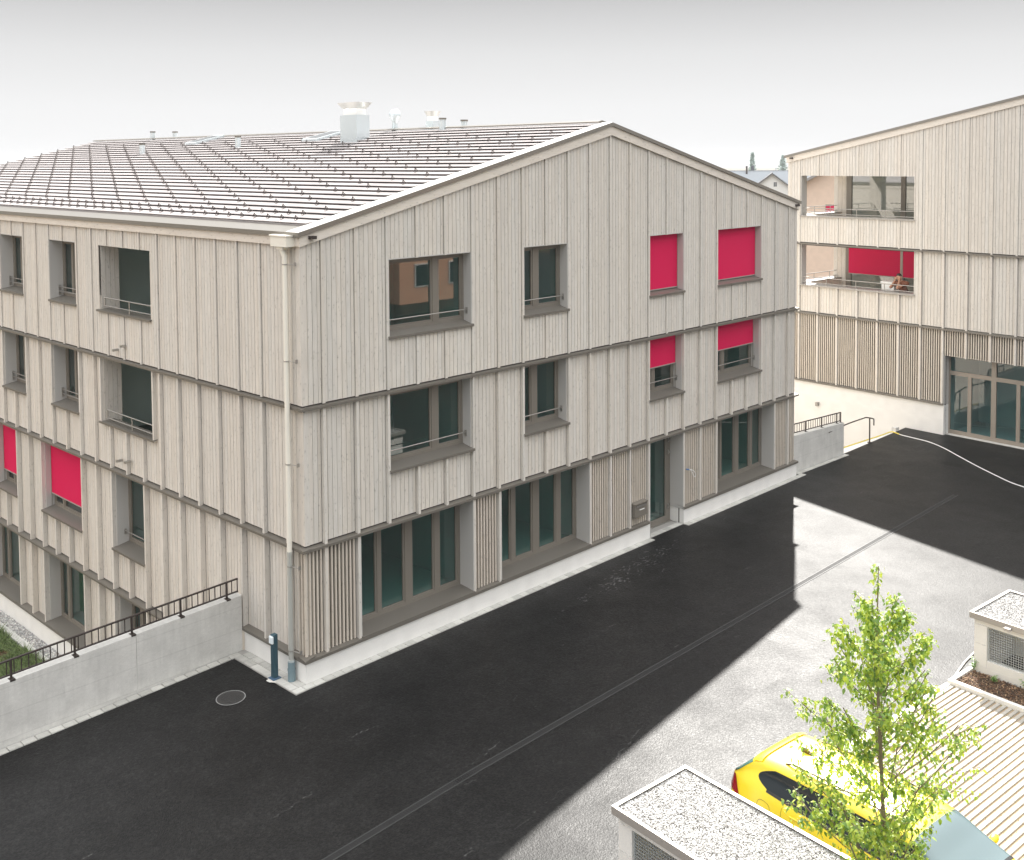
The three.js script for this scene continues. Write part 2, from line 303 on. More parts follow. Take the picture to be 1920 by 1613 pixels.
{ // manhole cover
  const t = thing('manhole_cover', 'round dark manhole cover with pale rim set in the asphalt', 'manhole cover', [-1.33, gy(-1.33), -.73]);
  t.rotation.z = Math.atan(.028);
  const ring = new THREE.RingGeometry(.277, .296, 48); ring.rotateX(-Math.PI / 2); ring.translate(0, .010, 0); mesh('rim', ring, std(.22, .22, .215, .85), t);
  const lid = new THREE.CylinderGeometry(.274, .274, .03, 48); lid.translate(0, -.006, 0); const kn = [lid];
  for (let i = -4; i <= 4; i++) for (let j = -4; j <= 4; j++) if (i * i + j * j < 17) kn.push(box(i * .052 - .014, i * .052 + .014, .008, .013, j * .052 - .014, j * .052 + .014));
  mesh('lid', kn, std(.035, .034, .033, .6, { metalness: .3 }), t);
}

// ================================================================== MAIN BUILDING
const W = 20.126, RX = 10.063, L = 31;
const roofY = x => 9.41 + (11.855 - 9.41) * (1 - Math.abs(x - RX) / (RX + .08));   // top of the roof edge
const fascY = x => 9.12 + (11.515 - 9.12) * (1 - Math.abs(x - RX) / RX);           // underside of the fascia
const FF = new Facade([0, 0, 0], [1, 0, 0], [0, 0, 1]);
const FL = new Facade([0, 0, 0], [0, 0, 1], [-1, 0, 0]);
const HOUSE = thing('apartment_building', 'large timber-clad apartment building in the foreground with a tiled gable roof and red blinds', 'apartment building');
{
  const B = HOUSE, fin = k => .562 + .8634 * k, fl = k => -1.509 - .9025 * k, hw = .033;
  const bd = { top: -.035, mid: -.09, gr: -.13, ba: -.17 };
  // openings [a0, a1, y0, y1]
  const op = (i, j, y0, y1) => [fin(i) + hw, fin(j) - hw, y0, y1];
  const ol = (i, j, y0, y1) => [fl(i) + hw, fl(j) - hw, y0, y1];
  const top = [op(2, 5, 6.935, 8.685), op(7, 9, 6.935, 8.685), op(13, 15, 6.935, 8.685), op(17, 20, 6.935, 8.685)];
  const mid = [op(2, 5, 3.95, 5.70), op(7, 9, 3.95, 5.70), op(13, 15, 3.95, 5.70), op(17, 20, 3.95, 5.70)];
  const gr = [op(1, 5, .49, 2.75), op(6, 10, .49, 2.75), op(13, 15, .0, 2.75), op(17, 21, .49, 2.75)];
  const lTop = [[-9.2, -6.40, 6.935, 8.685], ol(12, 10, 6.935, 8.685), ol(16, 14, 6.935, 8.685), ol(20, 18, 6.935, 8.685)];
  const lMid = [[-9.2, -6.36, 3.95, 5.70], ol(12, 10, 3.95, 5.70), ol(16, 14, 3.95, 5.70), ol(20, 18, 3.95, 5.70)];
  const lGr = [ol(8, 6, .66, 2.75), ol(13, 10, .66, 2.75), ol(17, 15, .66, 2.75), ol(22, 19, .66, 2.75)];
  const lBa = [ol(8, 6, -2.70, -.515), ol(13, 10, -2.70, -.515), ol(18, 15, -2.70, -.515), ol(23, 20, -2.70, -.515)];
  // ---- cladding boards
  const list = [], P = .8634 / 7, PL = .9025 / 7;
  boardsFor(FF, list, .152, W - .152, fin(0), P, 5.83, x => fascY(x) + .12, bd.top, top, EYE);
  boardsFor(FF, list, .207, W - .207, fin(0), P, 2.875, 5.73, bd.mid, mid, EYE);
  boardsFor(FL, list, -L, -.152, fl(0), PL, 5.83, 9.22, bd.top, lTop, EYE);
  boardsFor(FL, list, -L, -.207, fl(0), PL, 2.875, 5.73, bd.mid, lMid, EYE);
  boardsFor(FL, list, -L, fl(1), fl(0), PL, -.37, 2.78, bd.gr, lGr, EYE);
  boardsFor(FL, list, fl(1), -.247, fl(0), PL, .54, 2.78, bd.gr, [], EYE);
  boardsFor(FL, list, -L, fl(1), fl(0), PL, -2.64, -.44, bd.ba, lBa, EYE);
  addBoards(B, list, 300);
  // ---- dark membrane behind the boards, storey by storey
  const inOnly = (a, e = .012) => a.map(([p, q, r, s]) => [p - e, q + e, r, s]);
  const back = [];
  back.push(FF.plate([[.06, 5.7], [W - .06, 5.7], [W - .06, fascY(W) + .1], [RX, fascY(RX) + .1], [.06, fascY(0) + .1]], top, bd.top - .06, bd.top - .026));
  back.push(FF.plate([[.08, 2.78], [W - .08, 2.78], [W - .08, 5.699], [.08, 5.699]], mid.map(o => [o[0], o[1], o[2], 5.69]), bd.mid - .06, bd.mid - .026));
  back.push(FF.plate([[.13, -.1], [W - .13, -.1], [W - .13, 2.779], [.13, 2.779]], gr.map(o => [o[0], o[1], o[2] - .08, o[3]]), bd.gr - .06, bd.gr - .026));
  back.push(FL.plate([[-L, 5.7], [-.03, 5.7], [-.03, 9.2], [-L, 9.2]], lTop, bd.top - .06, bd.top - .026));
  back.push(FL.plate([[-L, 2.78], [-.09, 2.78], [-.09, 5.699], [-L, 5.699]], lMid.map(o => [o[0], o[1], o[2], 5.69]), bd.mid - .06, bd.mid - .026));
  back.push(FL.plate([[-L, -.5], [-.14, -.5], [-.14, 2.779], [-L, 2.779]], lGr, bd.gr - .06, bd.gr - .026));
  back.push(FL.plate([[-L, -3.4], [-2.5, -3.4], [-2.5, -.501], [-L, -.501]], lBa, bd.ba - .06, bd.ba - .026));
  mesh('membrane', back, M.dark, B);
  mesh('wall', [box(W - .03, W, -3.4, 9.2, -L, -.1, 0, 0), box(.1, W - .03, -3.4, 9.2, -L - .02, -L + .01), FF.plate([[.1, 9.2], [W - .1, 9.2], [RX, 11.5]], [], -L, -L + .03)], M.fascia, B);
  // ---- projecting battens
  const cutBat = (F, a, y0, y1, d0, ops, name = 'batten') => {
    let segs = [[y0, y1]];
    for (const [oa, ob, oy, oz] of ops) if (a > oa + .02 && a < ob - .02) segs = segs.flatMap(([p, q]) => { const r = []; if (p < oy - .05) r.push([p, Math.min(q, oy)]); if (q > oz + .05) r.push([Math.max(p, oz), q]); return r; });
    for (const [p, q] of segs) if (q - p > .06) { const t = woodTint(), g = tint(F.box(a - hw, a + hw, p, q, d0 + .001, .0, rnd(), rnd() * 4), t); mesh(name, g, M.wood, B); }
  };
  for (let k = 0; k < 23; k++) {
    cutBat(FF, fin(k), 5.815, fascY(fin(k)) + .1, bd.top, top);
    cutBat(FF, fin(k), 2.835, 5.715, bd.mid, mid);
    if (k !== 14 ) cutBat(FF, fin(k), .515, 2.765, bd.gr, gr);
  }
  for (let k = -1; fl(k) > -24; k++) {
    cutBat(FL, fl(k), 5.815, 9.22, bd.top, lTop);
    cutBat(FL, fl(k), 2.835, 5.715, bd.mid, lMid);
    cutBat(FL, fl(k), k > 1 ? -.405 : .515, 2.765, bd.gr, lGr);
    if (k > 1) cutBat(FL, fl(k), -2.675, -.475, bd.ba, lBa);
  }
  for (const a of [-6.40 + .035, -9.2 - .035]) { cutBat(FL, a, 3.95, 5.715, bd.mid, []); }
  // corner boards
  const corner = [];
  for (const [y0, y1, d] of [[5.83, 9.3, bd.top], [2.875, 5.73, bd.mid], [.54, 2.78, bd.gr]]) { corner.push(tint(box(-d, -d + .12, y0, y1, d - .02, d + .012, rnd(), rnd() * 4), woodTint())); corner.push(tint(box(-d - .012, -d + .01, y0 + .001, y1, d - .12, d + .0095, rnd(), rnd() * 4), woodTint())); corner.push(tint(box(W + d - .12, W + d, y0, y1, d - .02, d + .012, rnd(), rnd() * 4), woodTint())); }
  corner.forEach(g => mesh('corner_board', g, M.wood, B));
  // ---- drip ledges between the storeys
  const ledge = (y, d) => mesh('drip_ledge', [FF.prof([[d - .03, y + .015], [.045, y - .005], [.045, y - .06], [.037, y - .06], [.037, y - .014], [d - .03, y + .005]], -.045, W + .045), FL.prof([[d - .03, y + .015], [.045, y - .005], [.045, y - .06], [.037, y - .06], [.037, y - .014], [d - .03, y + .005]], -L, .036), box(W + .03, W + .04, y - .06, y, -L, .03)], M.taupe, B);
  ledge(5.79, bd.top - .05); ledge(2.835, bd.mid - .05);
  mesh('drip_ledge', [FL.prof([[bd.gr - .08, -.395], [.045, -.415], [.045, -.47], [.037, -.47], [.037, -.424], [bd.gr - .08, -.405]], -L, fl(1) - .02)], M.taupe, B);
  const sillP = y => [[-.22, y + .045], [.045, y], [.045, y - .06], [.037, y - .06], [.037, y - .012], [-.22, y + .03]];
  mesh('drip_ledge', [FF.prof(sillP(.51), -.045, 11.76), FL.prof(sillP(.51), -2.48, .036)], M.taupe, B);
  mesh('drip_ledge', [FF.prof(sillP(.51), 13.46, W + .045), box(W + .03, W + .04, .45, .5, -4, .03)], M.taupe, B);
  mesh('drip_ledge', [FL.prof(sillP(-2.67), -L, -2.6)], M.taupe, B);
  mesh('plinth', [box(.0, 11.818, -.12, .455, -.6, .0), box(.0, .6, -.12, .4555, -2.335, -.601), box(13.483, W, -.12, .455, -.6, 0), box(-.0, .4, -3.4, -2.735, -L, -2.61), box(W - .5, W - .001, -.12, .4555, -4, -.601)], M.plinth, B);
  // ---- slat screens of the ground floor
  const sl = []; const y0 = .535, y1 = 2.77;
  const bay = (i, j) => { for (let k = i; k < j; k++) addSlats(FF, sl, fin(k) + hw + .01, fin(k + 1) - hw - .01, y0, y1, bd.gr + .01); };
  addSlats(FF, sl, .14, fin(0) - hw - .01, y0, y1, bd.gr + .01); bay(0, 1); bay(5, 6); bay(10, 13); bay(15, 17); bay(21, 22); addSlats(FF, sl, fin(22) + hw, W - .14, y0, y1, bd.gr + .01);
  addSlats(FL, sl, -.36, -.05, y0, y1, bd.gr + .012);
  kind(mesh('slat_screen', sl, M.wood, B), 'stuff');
  // ---- windows of the gable front
  const wf = (o, x) => windowIn(B, FF, { a0: o[0], a1: o[1], y0: o[2], y1: o[3], ...x });
  wf(top[0], { fd: -.27, mull: [[3.83, 4.0]], rails: [7.33], ld: -.012 }); wf(top[1], { fd: -.27, mull: [[7.23, 7.43]], rails: [7.33], ld: -.012 });
  wf(top[2], { fd: -.30, blind: 7.08, ld: -.012 }); wf(top[3], { fd: -.30, blind: 7.08, mull: [[16.0, 16.16]], ld: -.012 });
  wf(mid[0], { fd: -.34, mull: [[3.83, 4.02]], rails: [4.37], ld: -.07 }); wf(mid[1], { fd: -.34, mull: [[7.23, 7.43]], rails: [4.37], ld: -.07 });
  wf(mid[2], { fd: -.36, mull: [[12.35, 12.5]], blind: 4.80, rails: [4.40], ld: -.07 }); wf(mid[3], { fd: -.36, mull: [[16.0, 16.16]], blind: 4.85, rails: [4.40], ld: -.07 });
  const gl = { fd: -.47, rise: .1, lip: .04, ext: -.002, floorDrop: .06, depth: 5, fr: .09, ld: -.005 };
  wf(gr[0], { ...gl, mull: [[2.26, 2.36], [3.08, 3.28], [3.99, 4.14]] }); wf(gr[1], { ...gl, mull: [[6.59, 6.73], [7.40, 7.62], [8.31, 8.47]] }); wf(gr[3], { ...gl, mull: [[16.1, 16.2], [16.96, 17.19], [17.87, 18.02]] });
  { // door
    const [a0, a1] = gr[2], fd = -.48, d = mesh('door', [FF.box(a0 + .02, a0 + .2, .02, 2.75, fd - .07, fd), FF.box(a1 - .26, a1 - .02, .02, 2.75, fd - .07, fd), FF.box(a0 + .2, a1 - .26, .02, .2, fd - .07, fd), FF.box(a0 + .2, a1 - .26, 2.6, 2.75, fd - .07, fd)], M.frame, B);
    mesh('pane', quad(FF.p(a0 + .2, .2, fd - .04), FF.p(a1 - .26, .2, fd - .04), FF.p(a1 - .26, 2.6, fd - .04), FF.p(a0 + .2, 2.6, fd - .04)), M.glass, d);
    mesh('threshold', FF.box(a0, a1, -.02, .02, fd - .08, fd + .06), M.steel, d);
    for (const y of [.42, 2.05, 2.42]) mesh('hinge', [FF.box(a1 - .17, a1 - .12, y, y + .13, fd, fd + .03), FF.box(a1 - .15, a1 - .1, y + .03, y + .08, fd, fd + .05)], M.steel, d);
    mesh('handle', [FF.rod([a0 + .12, .7, fd + .06], [a0 + .12, 1.7, fd + .06], .016)], M.steel, d);
    mesh('reveal', [FF.box(a0, a0 + .02, .0, 2.75, fd - .06, -.004), FF.box(a1 - .02, a1, .455, 2.75, fd - .06, -.004), FF.box(a0, a1, 2.75, 2.77, fd - .06, -.004)], M.lining, d);
    mesh('room', [FF.box(a0 - .3, a1 + .3, -.05, 0, -5, fd - .1), FF.box(a0 - .3, a1 + .3, 2.9, 2.95, -5, fd - .1), FF.box(a0 - .3, a1 + .3, 0, 2.9, -5.05, -5), FF.box(a0 - .35, a0 - .3, 0, 2.9, -5, fd - .1), FF.box(a1 + .3, a1 + .35, 0, 2.9, -5, fd - .1)], M.inner, d);
  }
  // ---- windows of the long side
  const wl = (o, x) => windowIn(B, FL, { a0: o[0], a1: o[1], y0: o[2], y1: o[3], ...x });
  const L1 = { fd: -.40, rails: [7.33] }, mk = o => [[o[0] + .62, o[0] + .74]];
  for (const o of lTop.slice(1)) wl(o, { fd: -.39, rails: [7.33, 7.2], mull: mk(o), ld: -.012 });
  for (const o of lMid.slice(1)) wl(o, { fd: -.40, rails: [4.37, 4.24], mull: mk(o), ld: -.07 });
  wl(lGr[0], { fd: -.44, rails: [1.1], mull: [], ld: -.11 });
  wl(lGr[1], { fd: -.34, blind: 1.15, mull: mk(lGr[1]), ld: -.11 }); wl(lGr[2], { fd: -.34, blind: 1.15, mull: mk(lGr[2]), ld: -.11 }); wl(lGr[3], { fd: -.4, mull: mk(lGr[3]), ld: -.11 });
  for (const o of lBa) wl(o, { fd: -.46, rise: .1, lip: .04, ext: -.002, mull: [[o[0] + .5, o[0] + .66]], ld: -.14, floorDrop: .1 });
  for (const [o, yb] of [[lTop[0], 6.935], [lMid[0], 3.95]]) { // two loggias: board-lined jamb, dark glazed depth, railing
    const [a0, a1, y0, y1] = o, D = -.58, ld = yb > 5 ? -.03 : -.1;
    const lg = mesh('loggia', [FL.box(a0 - .02, a0, y0 - .9, y1, D, ld), FL.box(a1, a1 + .02, y0 - .9, y1, -2.4, ld), FL.box(a0 - .02, a1 + .02, y1, y1 + .03, -2.4, ld - .02), FL.box(a0 - .02, a1 + .02, y0 - .93, y0 - .9, -2.4, ld - .06), FL.box(a0, a1, y0 - .9, y0 - .02, ld - .25, ld - .2)], M.fascia, B);
    for (let i = 0; i < 4; i++) { const w = (-.06 + .56) / 4; mesh('jamb_board', tint(FL.box(a0, a0 + .018, y0 + .02, y1, D + i * w + .004, D + (i + 1) * w - .004, rnd(), rnd() * 4), woodTint()), M.wood, lg); }
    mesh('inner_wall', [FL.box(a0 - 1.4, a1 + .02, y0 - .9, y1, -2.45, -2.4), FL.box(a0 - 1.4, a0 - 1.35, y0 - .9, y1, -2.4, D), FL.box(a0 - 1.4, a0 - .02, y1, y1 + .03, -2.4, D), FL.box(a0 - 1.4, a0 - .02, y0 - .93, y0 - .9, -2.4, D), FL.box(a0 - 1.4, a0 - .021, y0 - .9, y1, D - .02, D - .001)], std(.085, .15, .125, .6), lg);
    mesh('sill', FL.prof([[ld - .25, yb + .075], [.03, yb + .05], [.03, yb], [.018, yb], [.018, yb + .035], [ld - .25, yb + .05]], a0 - .1, a1 + .05), M.taupe, lg);
    const rd = -.07, y2 = yb + .38, y1r = yb + .165;
    mesh('guard_rail', [FL.rod([a0 + .22, y2, rd], [a1 - .02, y2, rd], .016), FL.rod([a0 + .22, y1r, rd], [a1 - .02, y1r, rd], .014), FL.rod([a0 + 1.6, yb + .06, rd], [a0 + 1.6, y2, rd], .016), FL.rod([a0 + .22, y1r, rd], [a0 + .22, y2, rd], .016)], M.steel, lg);
  }
  for (const [a, y] of [[-8.2, 6.03], [-7.78, 6.18], [-8.15, 3.15], [-7.7, 3.2]]) mesh('overflow_spout', [FL.box(a - .035, a + .035, y - .03, y + .03, -.05, .12), FL.box(a - .028, a + .028, y - .023, y + .023, .12, .123)], M.steel, B);
  // ---- fascia boards and metal trim along verge and eaves
  const vergeStrip = (x0, x1, lo, hi, z0, z1) => { const s = new THREE.Shape([[x0, lo(x0)], [x1, lo(x1)], [x1, hi(x1)], [x0, hi(x0)]].map(q => new THREE.Vector2(...q))); const g = new THREE.ExtrudeGeometry(s, { depth: z1 - z0, bevelEnabled: false }); const uv = g.attributes.uv; for (let i = 0; i < uv.count; i++) uv.setXY(i, uv.getY(i), uv.getX(i)); return g.translate(0, 0, z0); };
  const tr = x => roofY(x) - .095;
  mesh('fascia', vergeStrip(-.02, RX, fascY, tr, .0, .035), M.fascia, B); mesh('fascia', vergeStrip(RX, W + .02, fascY, tr, .0, .035), M.fascia, B);
  mesh('fascia', FL.boxH(-L, .0, 9.13, 9.33, .0, .035), M.fascia, B);
  mesh('fascia', box(W - .01, W + .03, 9.1, 9.33, -L, -.01), M.fascia, B);
  mesh('verge_trim', [vergeStrip(-.08, RX, tr, roofY, -.30, .08)], M.verge, B); mesh('verge_trim', [vergeStrip(RX, W + .08, tr, roofY, -.30, .08)], M.verge, B);
  mesh('eaves_trim', [box(-.085, -.06, 9.32, 9.415, -L - .08, .081), (() => { const g = box(0, .46, -.02, .0, -L - .08, -.302); g.rotateZ(Math.atan(.241)); return g.translate(-.06, 9.41, 0); })()], M.verge, B);
  mesh('eaves_trim', box(W + .05, W + .085, 9.3, 9.405, -L - .08, .0), M.verge, B);
  for (const [x, y] of [[.27, 9.30], [W - .2, 9.285]]) mesh('vent_outlet', [box(x - .07, x + .07, y - .035, y + .035, .035, .14), box(x - .052, x + .052, y - .02, y + .02, .14, .143)], M.darkSteel, B);
  // ---- roof: sloping deck, courses of tiles that overlap, snow hooks, ridge
  const slope = Math.atan((11.855 - 9.41) / (RX + .08)), cs = Math.cos(slope), sn = Math.sin(slope);
  const onRoof = (g, sx) => { g.rotateZ(slope); return g.translate(-.08 + sx * cs, 9.41 + sx * sn, 0); };   // sx = distance up the slope
  const roof = mesh('roof', [onRoof(box(.05, (RX + .06) / cs, -.14, -.07, -L - .06, -.05), 0), (() => { const g = box(.05, (RX + .06) / cs, -.14, -.07, -L - .06, -.05); g.rotateZ(slope); g.translate(-.08, 9.41, 0); g.rotateY(Math.PI); return g.translate(2 * RX, 0, -L - .11); })(), vergeStrip(-.06, RX, tr, x => roofY(x) - .01, -L - .08, -L + .2), vergeStrip(RX, W + .06, tr, x => roofY(x) - .01, -L - .08, -L + .2)], M.verge, B);
  const total = (RX + .08) / cs, start = .53, nC = 26, pitch = (total - start - .1) / nC;
  for (let i = 0; i < nC; i++) {
    const g = new THREE.BoxGeometry(pitch + .05, .016, L - .58, 1, 1, 1); g.rotateZ(-.125); g.translate(start + (i + .5) * pitch, .012, -(L + .14) / 2); onRoof(g, 0); mesh('tile_course', g, M.tile, roof);
  }
  mesh('verge_flashing', onRoof(box(.0, total - .02, .002, .012, -.345, .082), 0), M.flash, roof);  // paler top sheet paints the sun glare on the verge metal
  mesh('eaves_tile_edge', onRoof(box(start - .03, start + .3, -.06, .012, -L + .1, -.3), 0), M.tile, roof);
  mesh('ridge_cap', [(() => { const g = box(-.16, 0, .02, .05, -L, -.3); g.rotateZ(slope); return g.translate(RX, 11.875, 0); })(), (() => { const g = box(0, .16, .02, .05, -L, -.3); g.rotateZ(-slope); return g.translate(RX, 11.875, 0); })()], M.verge, roof);
  { // other slope: one plain course field
    const g = new THREE.BoxGeometry(total - .3, .03, L - .62); g.rotateZ(-slope); g.translate(RX + .5 * total * cs, 11.855 - .5 * total * sn, -(L + .14) / 2); mesh('tile_field', g, M.tile, roof);
  }
  // snow hooks
  const hg = mergeGeometries([rod(V(-.03, .0, -.04), V(.0, .10, 0), .008, 5), rod(V(-.03, .0, .04), V(.0, .10, 0), .008, 5), rod(V(.07, .0, 0), V(.0, .10, 0), .008, 5), rod(V(.07, .0, 0), V(-.06, -.01, 0), .007, 5)]);
  hg.rotateZ(slope);
  const spots = [];
  for (let i = 0; i < nC - 3; i++) { const sx = start + (i + .5) * pitch; if (i < 2) for (let z = -.97 - (i ? .26 : 0); z > -L + .5; z -= .535) spots.push([sx, z]); else for (let z = (i % 2 ? -1.74 : -.9); z > -L + .5; z -= 1.63) spots.push([sx, z]); }
  const at = ([sx, z]) => V(-.08 + sx * cs - .04 * sn, 9.41 + sx * sn + .04 * cs, z);
  spots.sort((a, b) => at(a).distanceTo(EYE) - at(b).distanceTo(EYE));
  spots.slice(0, 290).forEach(s => { const h = mesh('snow_hook', hg, M.darkSteel, roof); h.position.copy(at(s)); });
  kind(mesh('snow_hooks', spots.slice(290).map(s => { const p = at(s); return hg.clone().translate(p.x, p.y, p.z); }), M.darkSteel, roof), 'stuff');
  // skylights
  for (const [z0, z1] of [[-20.1, -19.3], [-12.25, -11.4]]) {
    const s = mesh('skylight', onRoof(box(8.95, 10.25, .02, .11, z0, z1), 0), M.zinc, roof); mesh('pane', onRoof(box(9.05, 10.15, .111, .116, z0 + .09, z1 - .09), 0), M.glassDark, s); }
  // vents
  const hood = (cx, cz, yb, yt, wx, wz, k) => {
    const v = mesh('ventilation_shaft', [box(cx - wx / 2, cx + wx / 2, yb, yt, cz - wz / 2, cz + wz / 2), box(cx - wx / 2 - .01, cx + wx / 2 + .01, yb + .1, yb + .14, cz - wz / 2 - .01, cz + wz / 2 + .01)], M.zinc, B);
    mesh('neck', box(cx - wx * .38, cx + wx * .38, yt, yt + k * .2, cz - wz * .38, cz + wz * .38), M.white, v);
    const f = new THREE.CylinderGeometry(1.02 * 1.0, .68, k * .2, 4, 1, true); f.rotateY(Math.PI / 4); f.scale(wx * .86, 1, wz * .82); f.translate(cx, yt + k * .3, cz); mesh('hood', [f], new THREE.MeshStandardMaterial({ color: new THREE.Color().setRGB(.62, .63, .60), roughness: .4, metalness: .4, side: THREE.DoubleSide }), v);
  };
  hood(8.70, -9.43, 11.25, 12.33, .52, .86, 1);
  hood(10.7, -7.92, 11.5, 12.14, .3, .34, .8);
  const lathe = (pts, x, y, z) => { const g = new THREE.LatheGeometry(pts.map(q => new THREE.Vector2(...q)), 24); return g.translate(x, y, z); };
  mesh('cowl', lathe([[.11, -.4], [.11, .18], [.09, .2], [.09, .3], [.1, .34], [.19, .52], [.2, .58], [.17, .68], [.1, .75], [0, .77]], 10.3, 11.8, -9.35), M.zinc, B);
  const pipe = (x, z, y1) => { const yb = roofY(x) - .1, v = mesh('vent_pipe', rod(V(x, yb, z), V(x, y1, z), .1, 16), M.zinc, B); mesh('pipe_cap', rod(V(x, y1, z), V(x, y1 + .05, z), .12, 16), M.taupe, v); };
  pipe(7.26, -20.94, 11.53); pipe(8.0, -15.27, 11.72); pipe(9.85, -6.5, 12.13); pipe(10.5, -6.21, 12.08); pipe(10.0, -25.36, 12.15); pipe(10.5, -24.34, 12.13);
  { const d = mesh('downpipe', [box(-.24, -.02, 9.12, 9.33, -.68, -.12), box(-.26, -.01, 9.33, 9.36, -.70, -.10), box(-.2, -.06, 9.06, 9.12, -.52, -.3), rod(V(-.13, 9.06, -.42), V(-.11, 8.93, -.38), .06, 12), rod(V(-.11, 8.95, -.36), V(-.11, 2.7, -.36), .055, 16)], M.cream, B);
    mesh('lower_pipe', [rod(V(-.11, 2.7, -.36), V(-.11, .46, -.36), .056, 16), rod(V(-.11, 2.68, -.36), V(-.11, 2.76, -.36), .061, 16)], M.pipeGrey, d);
    mesh('pipe_boot', [rod(V(-.11, -.02, -.36), V(-.11, .42, -.36), .085, 16, .075), rod(V(-.11, .24, -.36), V(-.11, .27, -.36), .086, 16)], std(.16, .23, .26, .45), d);
    mesh('clamp', rod(V(-.11, .42, -.36), V(-.11, .46, -.36), .07, 16), M.zinc, d);
    for (const y of [8.75, 6.75, 4.6, 2.45, .66]) mesh('pipe_bracket', [rod(V(-.11, y, -.33), V(-.06, y, -.1), .01, 6), box(-.08, -.02, y - .03, y + .05, -.1, -.085), rod(V(-.11, y - .012, -.36), V(-.11, y + .012, -.36), .062, 16)], M.steel, d); }
}
{ // letter box on the slats left of the door
  const t = thing('letter_box', 'grey-brown metal letter box on the slats left of the glass door', 'letter box');
  mesh('body', [box(11.0, 11.55, .80, 1.17, -.06, .1), box(10.98, 11.57, 1.17, 1.2, -.07, .13)], M.frame, t); mesh('slot_flap', box(11.06, 11.49, 1.08, 1.13, .1, .112), M.steel, t); mesh('name_plate', box(11.2, 11.42, .985, 1.01, .1, .104), M.white, t);
}
{ // loop of cable
  const t = thing('hanging_cable', 'short white cable loop with blue plug hanging on the slats right of the glass door', 'cable');
  mesh('cable', tube([V(13.72, 1.59, -.02), V(13.85, 1.56, .04), V(13.98, 1.46, .05), V(14.02, 1.37, .05), V(14.0, 1.32, .05), V(13.93, 1.36, .05), V(13.86, 1.5, .03), V(13.8, 1.57, .02)], .009, 40, 6), M.white, t);
  mesh('plug', rod(V(13.66, 1.61, -.04), V(13.76, 1.58, .0), .016, 8), std(.03, .16, .42, .5), t);
}

